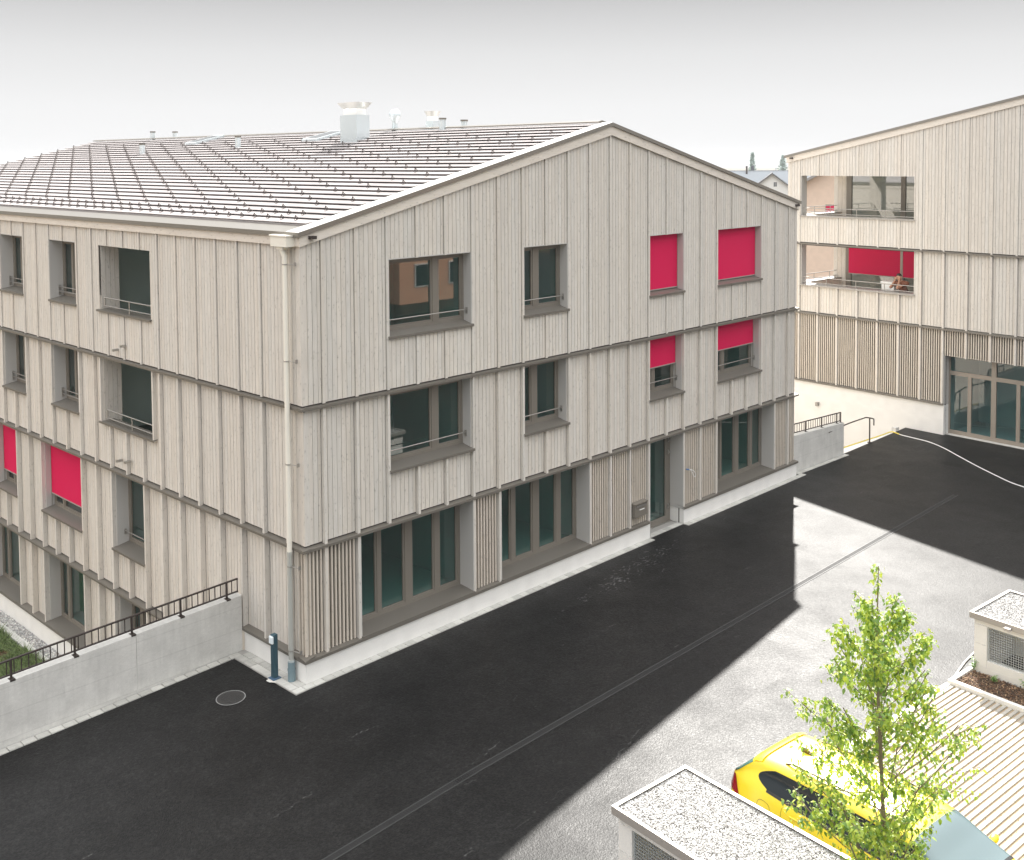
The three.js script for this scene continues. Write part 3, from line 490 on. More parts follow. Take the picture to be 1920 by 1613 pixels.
// ================================================================== SECOND BUILDING, right
const FB = bF();
const H2 = thing('apartment_building', 'timber-clad apartment building at the right edge with two open corner loggias and tall courtyard glazing', 'apartment building');
{
  const B = H2, S0 = -7.22, S1 = 14.2, PK = 3.5, fin = k => -6.62 + .935 * k, hw = .035, P = .935 / 7;
  const rY = s => s < PK ? 10.98 + .2085 * (s + 7.37) : 10.98 + .2085 * (PK + 7.37) - .2085 * (s - PK), fY = s => rY(s) - .34;
  const o1 = [-6.55, -1.33, 8.40, 10.11], o2 = [-6.55, -1.33, 5.41, 7.11], og = [.0, 6.52, -.1, 3.13];
  const list = [];
  boardsFor(FB, list, S0 + .01, S1, fin(0), P, 7.24, s => fY(s) + .1, -.025, [o1], EYE);
  boardsFor(FB, list, S0 + .01, S1, fin(0), P, 4.23, 7.13, -.08, [o2], EYE);
  addBoards(B, list, 240);
  mesh('membrane', [FB.plate([[S0 + .03, 7.13], [S1, 7.13], [S1, fY(S1) + .1], [PK, fY(PK) + .1], [S0 + .03, fY(S0) + .1]], [o1], -.09, -.055),
    FB.plate([[S0 + .08, 4.1], [S1, 4.1], [S1, 7.129], [S0 + .08, 7.129]], [[o2[0], o2[1], o2[2], 7.1]], -.14, -.11), FB.plate([[S0 + .12, -3.4], [S1, -3.4], [S1, 4.099], [S0 + .12, 4.099]], [og.map((v, i) => i === 2 ? -.12 : v)], -.22, -.17)], M.dark, B);
  mesh('wall', [FB.box(S0 + .07, S1, -3.4, 10.45, -20, -3.75), FB.box(-1.28, S1, 3.35, 10.5, -3.75, -.235), FB.box(S0 + .13, -.1, -3.4, 4.05, -3.75, -.225), FB.box(6.62, S1, -3.4, 3.3, -3.75, -.225), FB.box(-.1, 6.62, -3.4, -.08, -3.75, -.225),
    FB.plate([[S0 + .1, 10.3], [S1, 10.3], [PK, fY(PK)]], [], -20, -19.9)], M.fascia, B);
  for (let k = 0; k < 22; k++) {
    const a = fin(k), cut = (y0, y1, d, o) => { for (const [p, q] of (o && a > o[0] && a < o[1]) ? [[y0, o[2]], [o[3], y1]] : [[y0, y1]]) if (q - p > .06) mesh('batten', tint(FB.box(a - hw, a + hw, p, q, d, 0, rnd(), rnd() * 4), woodTint()), M.wood, B); };
    cut(7.195, fY(a) + .1, -.024, o1); cut(4.19, 7.115, -.079, o2); cut(k < 8 ? 1.225 : 3.12, 4.115, -.13, null);
  }
  cornerOf(B);
  function cornerOf(B) { const t = [[7.24, fY(S0) + .1, .025], [4.23, 7.13, .08], [1.28, 4.12, .13]]; t.forEach(([y0, y1, d]) => mesh('corner_board', tint(FB.box(S0 + d - .012, S0 + d + .11, y0, y1, -d - .02, -d + .012, rnd(), rnd() * 4), woodTint()), M.wood, B)); }
  const lp = y => [[-.16, y + .02], [.045, y], [.045, y - .06], [.037, y - .06], [.037, y - .012], [-.16, y + .005]];
  for (const y of [7.2, 4.195]) mesh('drip_ledge', FB.prof(lp(y), S0 - .04, S1), M.taupe, B);
  mesh('drip_ledge', FB.prof(lp(1.235), S0 - .04, .0), M.taupe, B);
  mesh('plinth', [FB.box(S0 + .05, .0, -3.4, 1.17, -.46, -.03)], M.plinth, B);
  const sl = [];
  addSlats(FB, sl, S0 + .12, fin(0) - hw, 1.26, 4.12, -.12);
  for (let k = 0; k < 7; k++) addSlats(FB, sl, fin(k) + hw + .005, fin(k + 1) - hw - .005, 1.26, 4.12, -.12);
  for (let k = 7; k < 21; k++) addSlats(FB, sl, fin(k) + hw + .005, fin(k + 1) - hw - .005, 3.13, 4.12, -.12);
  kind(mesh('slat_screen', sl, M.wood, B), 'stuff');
  // fascia, verge, roof
  const vs = (x0, x1, lo, hi, z0, z1) => { const g = new THREE.ExtrudeGeometry(new THREE.Shape([[x0, lo(x0)], [x1, lo(x1)], [x1, hi(x1)], [x0, hi(x0)]].map(q => new THREE.Vector2(...q))), { depth: z1 - z0, bevelEnabled: false }), uv = g.attributes.uv; for (let i = 0; i < uv.count; i++) uv.setXY(i, uv.getY(i), uv.getX(i)); g.translate(0, 0, z0); return FB.g(g); };
  const tr = s => rY(s) - .1;
  for (const [a, b] of [[S0 - .05, PK], [PK, S1]]) { mesh('fascia', vs(a, b, fY, tr, 0, .035), M.fascia, B); mesh('verge_trim', vs(a - (a < 0 ? .1 : 0), b, tr, rY, -.3, .08), M.verge, B); mesh('roof', vs(a - (a < 0 ? .1 : 0), b, s => rY(s) - .13, s => rY(s) - .03, -20.1, -.301), M.tile, B); }
  mesh('vent_outlet', [FB.box(-7.06, -6.92, 10.83, 10.9, .035, .12)], M.darkSteel, B);
  // loggias
  const D = -3.55;
  [[o1, 7.38, 0], [o2, 4.38, 1]].forEach(([o, fl, low]) => {
    const [a0, a1, y0, y1] = o, ld = low ? -.085 : -.03, ce = y1;
    const lg = mesh('loggia', [FB.box(S0 + .07, a1, fl - .22, fl, D - .1, -.16), FB.box(S0 + .07, a1 + .03, ce, ce + (low ? .07 : .4), D - .1, ld - .06), FB.box(a1, a1 + .04, fl, ce, D - .1, ld), FB.box(a0, a1, fl, y0 - .03, -.45, ld - .06),
      FB.box(S0 + .07, a0, fl, ce, -.44, ld - .06), FB.box(S0 + .07, a0 - .2, fl, y0 - .03, D, -.44), FB.box(S0 + .07, a1, fl, ce, D - .1, D)], M.fascia, B);
    mesh('coping', [FB.prof([[-.47, y0 + .005], [.03, y0 - .01], [.03, y0 - .06], [.018, y0 - .06], [.018, y0 - .03], [-.47, y0 - .03]], a0 - .03, a1 + .05), FB.box(S0 + .03, a0 - .18, y0 - .03, y0 + .004, D, -.47)], M.taupeLight, lg);
    mesh('column_lining', [FB.box(a0 - .005, a0 + .012, y0, ce, -.44, ld)], M.lining, lg);
    const backB = []; for (let i = 0; i < 5; i++) backB.push(tint(FB.box(S0 + .1 + i * .2, S0 + .29 + i * .2, fl, ce, D, D + .022, rnd(), rnd() * 4), woodTint())); mesh('jamb_boards', backB, M.wood, lg);
    const g0 = -6.47, wf = mesh('window_frame', [FB.box(g0, g0 + .26, fl, ce, D, D + .08), FB.box(-3.81, -3.6, fl, ce, D + .01, D + .08), FB.box(g0 + .26, a1, fl, fl + .12, D + .01, D + .07), FB.box(g0 + .26, a1, ce - .06, ce, D + .01, D + .07)], M.frame, lg);
    const gw = mesh('pane', quad(FB.p(g0 + .26, fl + .12, D + .03), FB.p(a1, fl + .12, D + .03), FB.p(a1, ce - .06, D + .03), FB.p(g0 + .26, ce - .06, D + .03)), new THREE.MeshPhysicalMaterial({ color: new THREE.Color().setRGB(.16, .19, .17), roughness: .03, specularIntensity: 1, ior: 2.1, clearcoat: 1, clearcoatRoughness: .01 }), lg);
    if (low) { mesh('roller_blind', [FB.box(g0 + .2, -3.75, 5.66, ce - .02, D + .16, D + .165), FB.box(-3.63, a1, 5.66, ce - .02, D + .16, D + .165)], M.red, lg); mesh('blind_bar', [FB.box(g0 + .2, -3.75, 5.63, 5.66, D + .15, D + .175), FB.box(-3.63, a1, 5.63, 5.66, D + .15, D + .175), FB.box(-3.75, -3.63, fl, ce, D + .1, D + .18)], M.taupeLight, lg); }
    const yr = y0 + .31, yl = y0 + .08, rd = -.16, rs = [FB.rod([a0 + 1.2, yr, rd], [a1 - .02, yr, rd], .016), FB.rod([a0 + 1.2, yl, rd], [a1 - .02, yl, rd], .016), FB.rod([a0 + .02, yr, rd], [a0 + 1.2, yr, rd], .016), FB.rod([a0 + .02, yl, rd], [a0 + 1.2, yl, rd], .016)];
    for (const a of [a0 + 1.2, a0 + 2.6, a0 + 3.9]) rs.push(FB.rod([a, y0, rd], [a, yr, rd], .016));
    for (const y of [yr, yl]) rs.push(FB.rod([S0 + .25, y, -.5], [S0 + .25, y, D + .05], .016)); for (const d of [-.55, -1.7, -2.95]) rs.push(FB.rod([S0 + .25, y0, d], [S0 + .25, yr, d], .016));
    mesh('guard_rail', rs, M.steel, lg);
  });
  { // tall glazing on the courtyard
    const fd = -.42, tp = 3.12, g = [FB.box(0, .06, 0, tp, fd - .08, fd), FB.box(.06, 6.5, .0, .17, fd - .08, fd - .001), FB.box(.06, 6.5, 2.34, 2.5, fd - .08, fd - .002), FB.box(.06, 6.5, 3.05, tp, fd - .08, fd - .001)];
    for (const c of [1.775, 3.55, 5.3]) g.push(FB.box(c - .095, c + .095, .17, 3.05, fd - .09, fd + .004));
    for (const c of [.835, 2.70, 4.45, 6.1]) g.push(FB.box(c - .07, c + .07, .17, 2.34, fd - .075, fd + .002));
    const w = mesh('window', g, std(.27, .235, .195, .45), B);
    const xs = [[.06, .765], [.905, 1.68], [1.87, 2.63], [2.77, 3.455], [3.645, 4.38], [4.52, 5.205], [5.395, 6.03], [6.17, 6.5]], GL = new THREE.MeshPhysicalMaterial({ color: new THREE.Color().setRGB(.55, .75, .76), roughness: .015, transmission: 1, thickness: 0, ior: 1.75 });
    const pn = (a, b, y, z) => mesh('pane', quad(FB.p(a, y, fd - .05), FB.p(b, y, fd - .05), FB.p(b, z, fd - .05), FB.p(a, z, fd - .05)), GL, w);
    for (const [a, b] of xs) pn(a, b, .17, 2.34); for (const [a, b] of [[.06, 1.68], [1.87, 3.455], [3.645, 5.205], [5.395, 6.5]]) pn(a, b, 2.5, 3.05);
    const r0 = -.09, r1 = 6.6; mesh('room', [FB.box(r0, r1, -.05, 0, -3.15, fd - .1), FB.box(r0, r1, 3.3, 3.34, -3.15, fd - .1), FB.box(r0, r1, 0, 3.3, -3.19, -3.15), FB.box(r0 - .005, r0, 0, 3.3, -3.15, fd - .1), FB.box(r1, r1 + .01, 0, 3.3, -3.15, fd - .1)], std(.36, .44, .43, .8), w);
    mesh('reveal', [FB.box(-.015, .0, 1.2, 3.13, fd - .05, -.004), FB.box(.0, 6.52, 3.13, 3.15, fd - .05, -.13)], M.lining, w);
  }
}
{ // wall lamp on the white plinth
  const t = thing('wall_lamp', 'small metal wall lamp on the white plinth of the right-hand building', 'wall lamp');
  mesh('hood', [FB.box(-5.68, -5.56, .33, .36, -.03, .12), FB.box(-5.68, -5.56, .2, .33, .105, .12)], M.taupeLight, t); mesh('mount', FB.box(-5.66, -5.58, .2, .36, -.03, .02), M.steel, t);
}
{ // white cabinet on the lower loggia
  const t = thing('storage_cabinet', 'white cabinet standing on the lower loggia left of the person', 'cabinet');
  mesh('body', FB.box(-3.12, -2.56, 4.38, 5.66, -1.25, -.75), M.white, t); mesh('lid', FB.box(-3.15, -2.53, 5.66, 5.74, -1.28, -.72), M.white, t);
}

// ================================================================== WALLS, RAILINGS, STEPS
{ // concrete parapet at the left
  const t = thing('retaining_wall', 'long pale board-marked concrete retaining wall left of the house corner', 'retaining wall');
  const piece = (x0, x1) => { const s = new THREE.Shape([[x0, -3.4], [x1, -3.4], [x1, 1.247 + .03 * x1], [x0, 1.247 + .03 * x0]].map(q => new THREE.Vector2(...q))); const g = new THREE.ExtrudeGeometry(s, { depth: .22, bevelEnabled: true, bevelSize: .012, bevelThickness: .012, bevelSegments: 2 }); return g.translate(0, 0, -2.58); };
  mesh('wall_panel', piece(-2.508, -.06), M.concrete, t); mesh('wall_panel', piece(-7.6, -2.532), M.concrete, t); mesh('wall_panel', piece(-16, -7.62), M.concrete, t);
  const top = x => 1.262 + .03 * x, zc = -2.43;
  const r = thing('railing', 'low dark steel railing on the left concrete retaining wall', 'railing');
  const rail = (h, w) => { const g = box(-8, -.1, -w / 2, w / 2, zc - .02, zc + .02), p = g.attributes.position; for (let i = 0; i < p.count; i++) p.setY(i, p.getY(i) + top(p.getX(i)) + h); return g; };
  mesh('top_rail', rail(.36, .028), M.darkSteel, r); mesh('bottom_rail', rail(.075, .024), M.darkSteel, r);
  for (const x of [-.374, -1.48, -2.573, -3.76, -4.98, -6.2, -7.4]) { const y = top(x); mesh('post', [box(x - .018, x + .018, y - .03, y + .36, zc - .018, zc + .018), box(x - .05, x + .05, y - .03, y, zc - .05, zc + .09)], M.darkSteel, r); }
  for (let x = -.11; x > -8; x -= .1375) { const y = top(x); mesh('baluster', box(x - .008, x + .008, y + .075, y + .36, zc - .008, zc + .008), M.darkSteel, r); }
}
const WR = new Facade([20.25, 0, -.21], [Math.cos(-.04), 0, Math.sin(.04)], [-Math.sin(.04), 0, Math.cos(.04)]);
{
  const t = thing('retaining_wall', 'short pale concrete retaining wall between the two buildings', 'retaining wall');
  const piece = (a0, a1) => { const g = new THREE.ExtrudeGeometry(new THREE.Shape([[a0, -3.4], [a1, -3.4], [a1, 1.30 - .037 * a1], [a0, 1.30 - .037 * a0]].map(q => new THREE.Vector2(...q))), { depth: .2, bevelEnabled: true, bevelSize: .012, bevelThickness: .012, bevelSegments: 2 }); g.translate(0, 0, -.215); return WR.g(g); };
  mesh('wall_panel', piece(-.1, 2.46), M.concrete, t); mesh('wall_panel', piece(2.484, 3.44), M.concrete, t);
  const r = thing('railing', 'low dark steel railing on the concrete wall between the two buildings', 'railing');
  const top = a => 1.315 - .037 * a, zc = -.1;
  const rail = (h, w) => { const g = box(.1, 3.38, -w / 2, w / 2, zc - .018, zc + .018), p = g.attributes.position; for (let i = 0; i < p.count; i++) p.setY(i, p.getY(i) + top(p.getX(i)) + h); return WR.g(g); };
  mesh('top_rail', rail(.365, .03), M.darkSteel, r); mesh('bottom_rail', rail(.06, .024), M.darkSteel, r);
  for (const a of [.98, 2.05, 3.1, 3.37]) mesh('post', [WR.box(a - .018, a + .018, top(a) - .03, top(a) + .36, zc - .018, zc + .018), WR.box(a - .045, a + .045, top(a) - .02, top(a), zc - .045, zc + .07)], M.darkSteel, r);
  for (let a = .12; a < 3.36; a += .15) mesh('baluster', WR.box(a - .008, a + .008, top(a) + .06, top(a) + .36, zc - .008, zc + .008), M.darkSteel, r);
}
{ // pale steps and landing behind the courtyard edge
  const s = kind(addTo(new THREE.Group(), 'stair_landing'), 'structure');
  const pts = [[23.6, -.3], [28.55, -.18], [28.55, -.2], [27.9, -.28], [23.6, -1.05]];
  const slab = (P, y0, y1) => { const g = new THREE.ExtrudeGeometry(new THREE.Shape(P.map(([x, z]) => new THREE.Vector2(x, -z))), { depth: y1 - y0, bevelEnabled: false }); g.rotateX(-Math.PI / 2); return g.translate(0, y0, 0); };
  mesh('slab', slab([[23.5, .03], [28.6, .3], [28.6, -.16], [23.5, -.66]], -.3, -.004), M.concretePale, s);
  const n = 12; for (let i = 0; i < n; i++) mesh('step', box(25.6 - i * .3 - .3, 25.6 - i * .3, -3.4, -.3 - i * .17, -2.0, -.7), M.concretePale, s);
  mesh('gutter', slab([[23.5, .19], [28.75, .47], [28.75, .31], [23.5, .03]], -.05, -.008), std(.16, .16, .155, .8), s);
  mesh('block', box(28.2, 28.5, -.02, .12, -.32, -.14), M.concrete, s);
}
{
  const t = thing('handrail', 'bent dark steel handrail on a single post at the top of the steps', 'handrail');
  mesh('rail', tube([V(22.6, 1.0, -.13), V(24.0, 1.05, -.13), V(25.5, 1.03, -.13), V(25.54, 1.03, -.13), V(26.2, .86, -.13), V(26.23, .84, -.13), V(26.235, .78, -.13), V(26.235, .60, -.13)], .024, 120, 8), M.darkSteel, t);
  mesh('post', rod(V(25.89, 0, -.13), V(25.88, .93, -.13), .026, 12), M.darkSteel, t); mesh('foot_plate', rod(V(25.89, -.004, -.13), V(25.89, .014, -.13), .085, 20), M.darkSteel, t);
}
{
  const t = thing('garden_hose', 'yellow garden hose lying along the white wall at the top of the steps', 'hose');
  mesh('hose', tube([V(23.7, .015, -.55), V(24.48, .012, -.50), V(26, .012, -.37), V(27.3, .012, -.26), V(27.95, .014, -.2), V(27.95, .014, -.1), V(27.85, .013, .08), V(27.78, .013, .2)], .024, 80, 8), std(.72, .58, .11, .5), t);
  const c = thing('cable', 'long white cable snaking across the dark asphalt towards the right edge', 'cable');
  mesh('sheath', tube([V(27.9, .012, .0), V(27.75, .012, .281), V(27.643, .012, .755), V(27.48, .012, 1.45), V(27.08, .012, 2.13), V(26.2, .012, 3.17), V(25.48, .012, 4.01), V(24.78, .012, 4.9), V(24.24, .012, 5.65), V(23.95, .012, 6.3), V(23.3, .012, 7.4)], .017, 160, 8), std(.85, .85, .83, .5), c);
  const d = thing('cable', 'pale cable lying along the far edge of the pavers towards the right ventilation shaft', 'cable');
  mesh('sheath', tube([V(10.9, .02, 9.47), V(10.3, .02, 9.5), V(9.95, .02, 9.54), V(9.24, .02, 9.62), V(8.88, .02, 9.61), V(8.6, .02, 9.58), V(7.3, .02, 9.5), V(6.5, .02, 9.42), V(5.4, .02, 9.3)], .022, 120, 8), std(.55, .53, .5, .6), d);
}
{ // bollard light
  const t = thing('bollard_light', 'dark blue-grey bollard lamp with white lens beside the downpipe', 'bollard', [-.29, 0, -.72]);
  mesh('post', [new RoundedBoxGeometry(.105, .93, .12, 2, .008).translate(0, .49, 0)], M.teal, t); mesh('base_plate', [new RoundedBoxGeometry(.2, .02, .2, 2, .006).translate(-.01, .03, .02)], std(.05, .10, .17, .4), t);
  mesh('lens', new RoundedBoxGeometry(.05, .16, .13, 3, .02).translate(-.07, .85, .0), std(.75, .82, .86, .3), t);
  const rub = new THREE.IcosahedronGeometry(.11, 3), p = rub.attributes.position; for (let i = 0; i < p.count; i++) { const k = 1 + .35 * (N1(p.getX(i) * 40 + 9, p.getZ(i) * 40 + 9) - .5); p.setXYZ(i, p.getX(i) * k * 1.5, Math.max(-.02, p.getY(i) * .14 * k), p.getZ(i) * k * 1.35); } rub.computeVertexNormals(); rub.translate(-.02, .008, .04); mesh('footing', rub, std(.62, .6, .56, .95), t);
}

// ================================================================== GARDEN STRIP at the lower level, left
function pebbles(name, n, place, r0, r1, cols, parent) {
  const g = new THREE.IcosahedronGeometry(1, 0), im = new THREE.InstancedMesh(g, std(1, 1, 1, .85), n), m = new THREE.Matrix4(), q = new THREE.Quaternion(), e = new THREE.Euler();
  for (let i = 0; i < n; i++) { const r = rr(r0, r1); e.set(rnd() * 6, rnd() * 6, rnd() * 6); q.setFromEuler(e); m.compose(place(r), q, V(r * rr(.8, 1.5), r * rr(.5, .9), r * rr(.8, 1.2))); im.setMatrixAt(i, m); const c = cols[Math.floor(rnd() * cols.length)], k = rr(.75, 1.2); im.setColorAt(i, new THREE.Color().setRGB(c[0] * k, c[1] * k, c[2] * k)); }
  return kind(addTo(im, name, parent), 'stuff');
}
{
  const bed = kind(addTo(new THREE.Group(), 'gravel_strip'), 'structure');
  mesh('bed', box(-.34, .02, -3.42, -3.33, -26, -2.6), std(.25, .25, .24, .95), bed);
  pebbles('gravel', 5200, r => V(rr(-.33, -.01), -3.33 + r * .4, rr(-21, -8)), .016, .036, [[.42, .42, .41], [.26, .26, .26], [.6, .59, .56], [.33, .31, .29]], bed);
  const ed = kind(addTo(new THREE.Group(), 'garden_edging'), 'structure');
  for (let i = 0; i < 19; i++) mesh('slab', box(-.54, -.345, -3.45, -3.31, -4 - i - .992, -4 - i, rnd() * 3, rnd() * 3), M.concrete, ed);
  const g = new THREE.BufferGeometry(); g.setAttribute('position', new THREE.Float32BufferAttribute([-.012, 0, 0, .012, 0, 0, .006, .5, .06, -.006, .55, .07, 0, 1, .24], 3)); g.setIndex([0, 1, 2, 0, 2, 3, 3, 2, 4]); g.computeVertexNormals();
  const n = 16000, im = new THREE.InstancedMesh(g, std(1, 1, 1, .8, { side: THREE.DoubleSide }), n), m = new THREE.Matrix4(), q = new THREE.Quaternion(), e = new THREE.Euler(); let k = 0;
  while (k < n) { const x = -.56 - Math.pow(rnd(), 1.3) * 2.6, z = rr(-22, -8), d = N1(x * 1.6 + 50, z * 1.1 + 50), edge = x > -1.1 ? .25 : 0; if (d + edge < .5 && rnd() > .06) continue;
    e.set(rr(-.5, .5), rnd() * 6.3, rr(-.5, .5)); q.setFromEuler(e); const h = rr(.06, .2) * (d + edge > .62 ? 1.6 : .8); m.compose(V(x, -3.4, z), q, V(1.3, h, .8 + h)); im.setMatrixAt(k, m); const v = rr(.6, 1.25); im.setColorAt(k, new THREE.Color().setRGB(.15 * v, .21 * v, .07 * v)); k++; }
  kind(addTo(im, 'grass'), 'stuff');
}

// ================================================================== VENTILATION SHAFTS, PAVERS, PLANTER
const SW = .066, ROT = -6 * Math.PI / 180, e1 = V(Math.cos(6 * Math.PI / 180), 0, Math.sin(6 * Math.PI / 180)), e2 = V(-Math.sin(6 * Math.PI / 180), 0, Math.cos(6 * Math.PI / 180));
const galv = std(.50, .53, .53, .4, { metalness: .5 });
function kiosk(label, x, z, w, l, spout) {
  const t = thing('ventilation_house', label, 'ventilation shaft', [x, 0, z], ROT, undefined);
  const i = .075, x0 = i, x1 = w - i, z0 = i, z1 = l - i, T = .16;
  // blocks of the long walls round the grille openings, plus the end walls
  const bl = (n, ...a) => mesh(n, box(...a, rnd() * 3, rnd() * 3), M.concretePale, t), gz0 = z0 + .27, gz1 = z1 - .27;
  for (const [a, b] of [[x0, x0 + T], [x1 - T, x1]]) {
    for (const [c, d] of [[z0, gz0], [gz1, z1]]) { bl('block', a, b, .185, .655, c, d); bl('block', a, b, .661, 1.07, c, d); }
    bl('base_block', a, b, -.1, .18, z0, z1); bl('base_block', a + .002, b, .1805, .34, gz0 + .003, gz1 - .003); bl('beam', a, b, 1.075, 1.2, z0, z1);
    const s = a === x0 ? a + .05 : b - .05, bars = []; for (let k = gz0 + .04; k < gz1 - .02; k += .05) bars.push(box(s - .004, s + .004, .36, 1.06, k - .004, k + .004)); for (let y = .385; y < 1.05; y += .05) bars.push(box(s - .0045, s + .0045, y - .004, y + .004, gz0 + .02, gz1 - .02));
    kind(mesh('wire_mesh', bars, galv, t), 'stuff');
    mesh('mesh_frame', [box(s - .012, s + .012, .342, .365, gz0 + .002, gz1 - .002), box(s - .012, s + .012, 1.05, 1.073, gz0 + .002, gz1 - .002), box(s - .012, s + .012, .365, 1.05, gz0 + .002, gz0 + .025), box(s - .012, s + .012, .365, 1.05, gz1 - .025, gz1 - .002)], galv, t);
  }
  for (const [c, d] of [[z0, z0 + T], [z1 - T, z1]]) mesh('end_wall', box(x0 + T, x1 - T, -.1, 1.2, c + .001, d - .001), M.concretePale, t);
  mesh('shaft_floor', box(x0 + T, x1 - T, -.1, .0, z0 + T, z1 - T), M.dark, t); mesh('divider', box(x0 + .5, x0 + .56, .0, 1.19, z0 + 1.0, z0 + 1.3), std(.35, .3, .24, .8), t);
  const trim = std(.40, .37, .335, .45, { metalness: .25 });
  mesh('roof_trim', [box(0, .025, 1.185, 1.31, 0, l), box(w - .025, w, 1.185, 1.31, 0, l), box(.025, w - .025, 1.185, 1.31, 0, .025), box(.025, w - .025, 1.185, 1.31, l - .025, l), box(.025, .06, 1.299, 1.306, .025, l - .025), box(w - .06, w - .025, 1.299, 1.306, .025, l - .025), box(.06, w - .06, 1.299, 1.306, .025, .06)], trim, t);
  mesh('roof_bed', box(.026, w - .026, 1.2, 1.265, .026, l - .026), std(.40, .39, .37, .95), t);
  pebbles('roof_gravel', 15000, r => V(rr(.05, w - .05), 1.264 + r * .5, rr(.05, l - .05)), .006, .014, [[.52, .52, .51], [.62, .62, .61], [.44, .43, .42], [.13, .12, .11], [.36, .35, .34]], t);
  if (spout) mesh('spout', box(-.12, .03, 1.20, 1.255, .78, .9), trim, t);
  return t;
}
kiosk('low concrete ventilation shaft with white gravel roof in the foreground, left of the yellow car', -.53, 8.52, 1.65, 3.05, false);
kiosk('low concrete ventilation shaft with wire mesh opening at the right edge beside the mulch bed', 9.966, 9.714, 1.77, 2.9, true);
{ // pale strip pavers with planted joints
  const s = kind(addTo(new THREE.Group(), 'paver_field'), 'structure'); s.position.set(9.966, 0, 9.714); s.rotation.y = ROT;
  mesh('joint_soil', box(-8.75, -.83, -.05, .004, .02, 4.2), std(.38, .285, .19, .95), s);
  mesh('edge_strip', box(-8.75, -.83, -.04, .035, -.05, .05), M.concretePale, s);
  const gs = []; for (let v = 0; v < 4; v++) gs.push(tint(box(0, .99, -.03, .03, 0, SW, v * .7, v * 1.1), (k => [k, k * .99, k * .97])(1.12 - v * .06)));
  const pav = std(.48, .46, .425, .8, { map: M.concrete.map, vertexColors: true });
  for (let r = 0; r < 34; r++) { const off = (r % 2) * .5; for (let k = 0; k < 9; k++) { let x0 = -.84 - (k + 1) + off; const z0 = .07 + r * .1195; if (x0 + .99 > -.83) { mesh('paver', tint(box(x0, -.835, -.03, .03, z0, z0 + SW, r, k), [1, .99, .97]), pav, s); continue; } if (x0 < -8.75) { if (x0 + .99 > -8.6) mesh('paver', tint(box(-8.75, x0 + .99, -.03, .03, z0, z0 + SW, r, k), [1, .99, .97]), pav, s); continue; } const p = mesh('paver', gs[Math.floor(rnd() * 4)], pav, s); p.position.set(x0, rr(-.003, .003), z0); } }
  const g = new THREE.BufferGeometry(); g.setAttribute('position', new THREE.Float32BufferAttribute([-.5, 0, 0, .5, 0, 0, 0, 1, .25], 3)); g.setIndex([0, 1, 2]); g.computeVertexNormals();
  const n = 3500, im = new THREE.InstancedMesh(g, std(1, 1, 1, .9, { side: THREE.DoubleSide }), n), m = new THREE.Matrix4(), q = new THREE.Quaternion();
  for (let i = 0; i < n; i++) { const r = Math.floor(rnd() * 35); q.setFromEuler(new THREE.Euler(rr(-.6, .6), rnd() * 6.3, 0)); m.compose(V(rr(-8.7, -.85), .01, .07 + r * .1195 - .022 + rr(-.018, .018)), q, V(rr(.006, .014), rr(.012, .04), .03)); im.setMatrixAt(i, m); const c = rnd() < .5 ? [.42, .36, .17] : [.25, .32, .1]; im.setColorAt(i, new THREE.Color().setRGB(...c)); }
  kind(addTo(im, 'joint_grass', s), 'stuff');
}
{ // mulch bed
  const t = thing('planting_bed', 'narrow bed of brown bark mulch with pale kerb beside the right ventilation shaft', 'planting bed', [9.966, 0, 9.714], ROT);
  for (let i = 0; i < 3; i++) mesh('kerb', box(-.83, -.73, -.05, .1, -.02 + i * 1.0, .975 + i * 1.0, i, i), M.concretePale, t);
  mesh('kerb', box(-.728, .07, -.05, .1, -.02, .07), M.concretePale, t);
  mesh('soil', box(-.73, .075, -.05, .04, .07, 2.95), std(.10, .065, .04, .95), t);
  const g = new THREE.BoxGeometry(1, 1, 1), n = 2600, im = new THREE.InstancedMesh(g, std(1, 1, 1, .85), n), m = new THREE.Matrix4(), q = new THREE.Quaternion();
  for (let i = 0; i < n; i++) { q.setFromEuler(new THREE.Euler(rr(-.5, .5), rnd() * 6.3, rr(-.5, .5))); m.compose(V(rr(-.72, .06), .045 + rnd() * .03, rr(.08, 2.9)), q, V(rr(.02, .07), .006, rr(.008, .022))); im.setMatrixAt(i, m); const c = [[.17, .09, .05], [.10, .055, .032], [.33, .22, .13], [.07, .045, .03]][Math.floor(rnd() * 4)]; im.setColorAt(i, new THREE.Color().setRGB(...c)); }
  kind(addTo(im, 'bark_mulch', t), 'stuff');
}
const leafGeo = (() => { // folded pointed leaf of unit length, drooping tip
  const g = new THREE.BufferGeometry(); g.setAttribute('position', new THREE.Float32BufferAttribute([0, 0, 0, -.24, .05, .3, 0, 0, .35, .24, .05, .3, -.2, -.02, .62, 0, -.07, .65, .2, -.02, .62, 0, -.2, 1], 3)); g.setIndex([0, 2, 1, 0, 3, 2, 1, 2, 5, 1, 5, 4, 2, 3, 6, 2, 6, 5, 4, 5, 7, 5, 6, 7]); g.computeVertexNormals(); return g; })();
const leafMat = (r, g, b) => new THREE.MeshPhysicalMaterial({ color: new THREE.Color().setRGB(r, g, b), roughness: .55, transmission: .5, thickness: 0, side: THREE.DoubleSide });
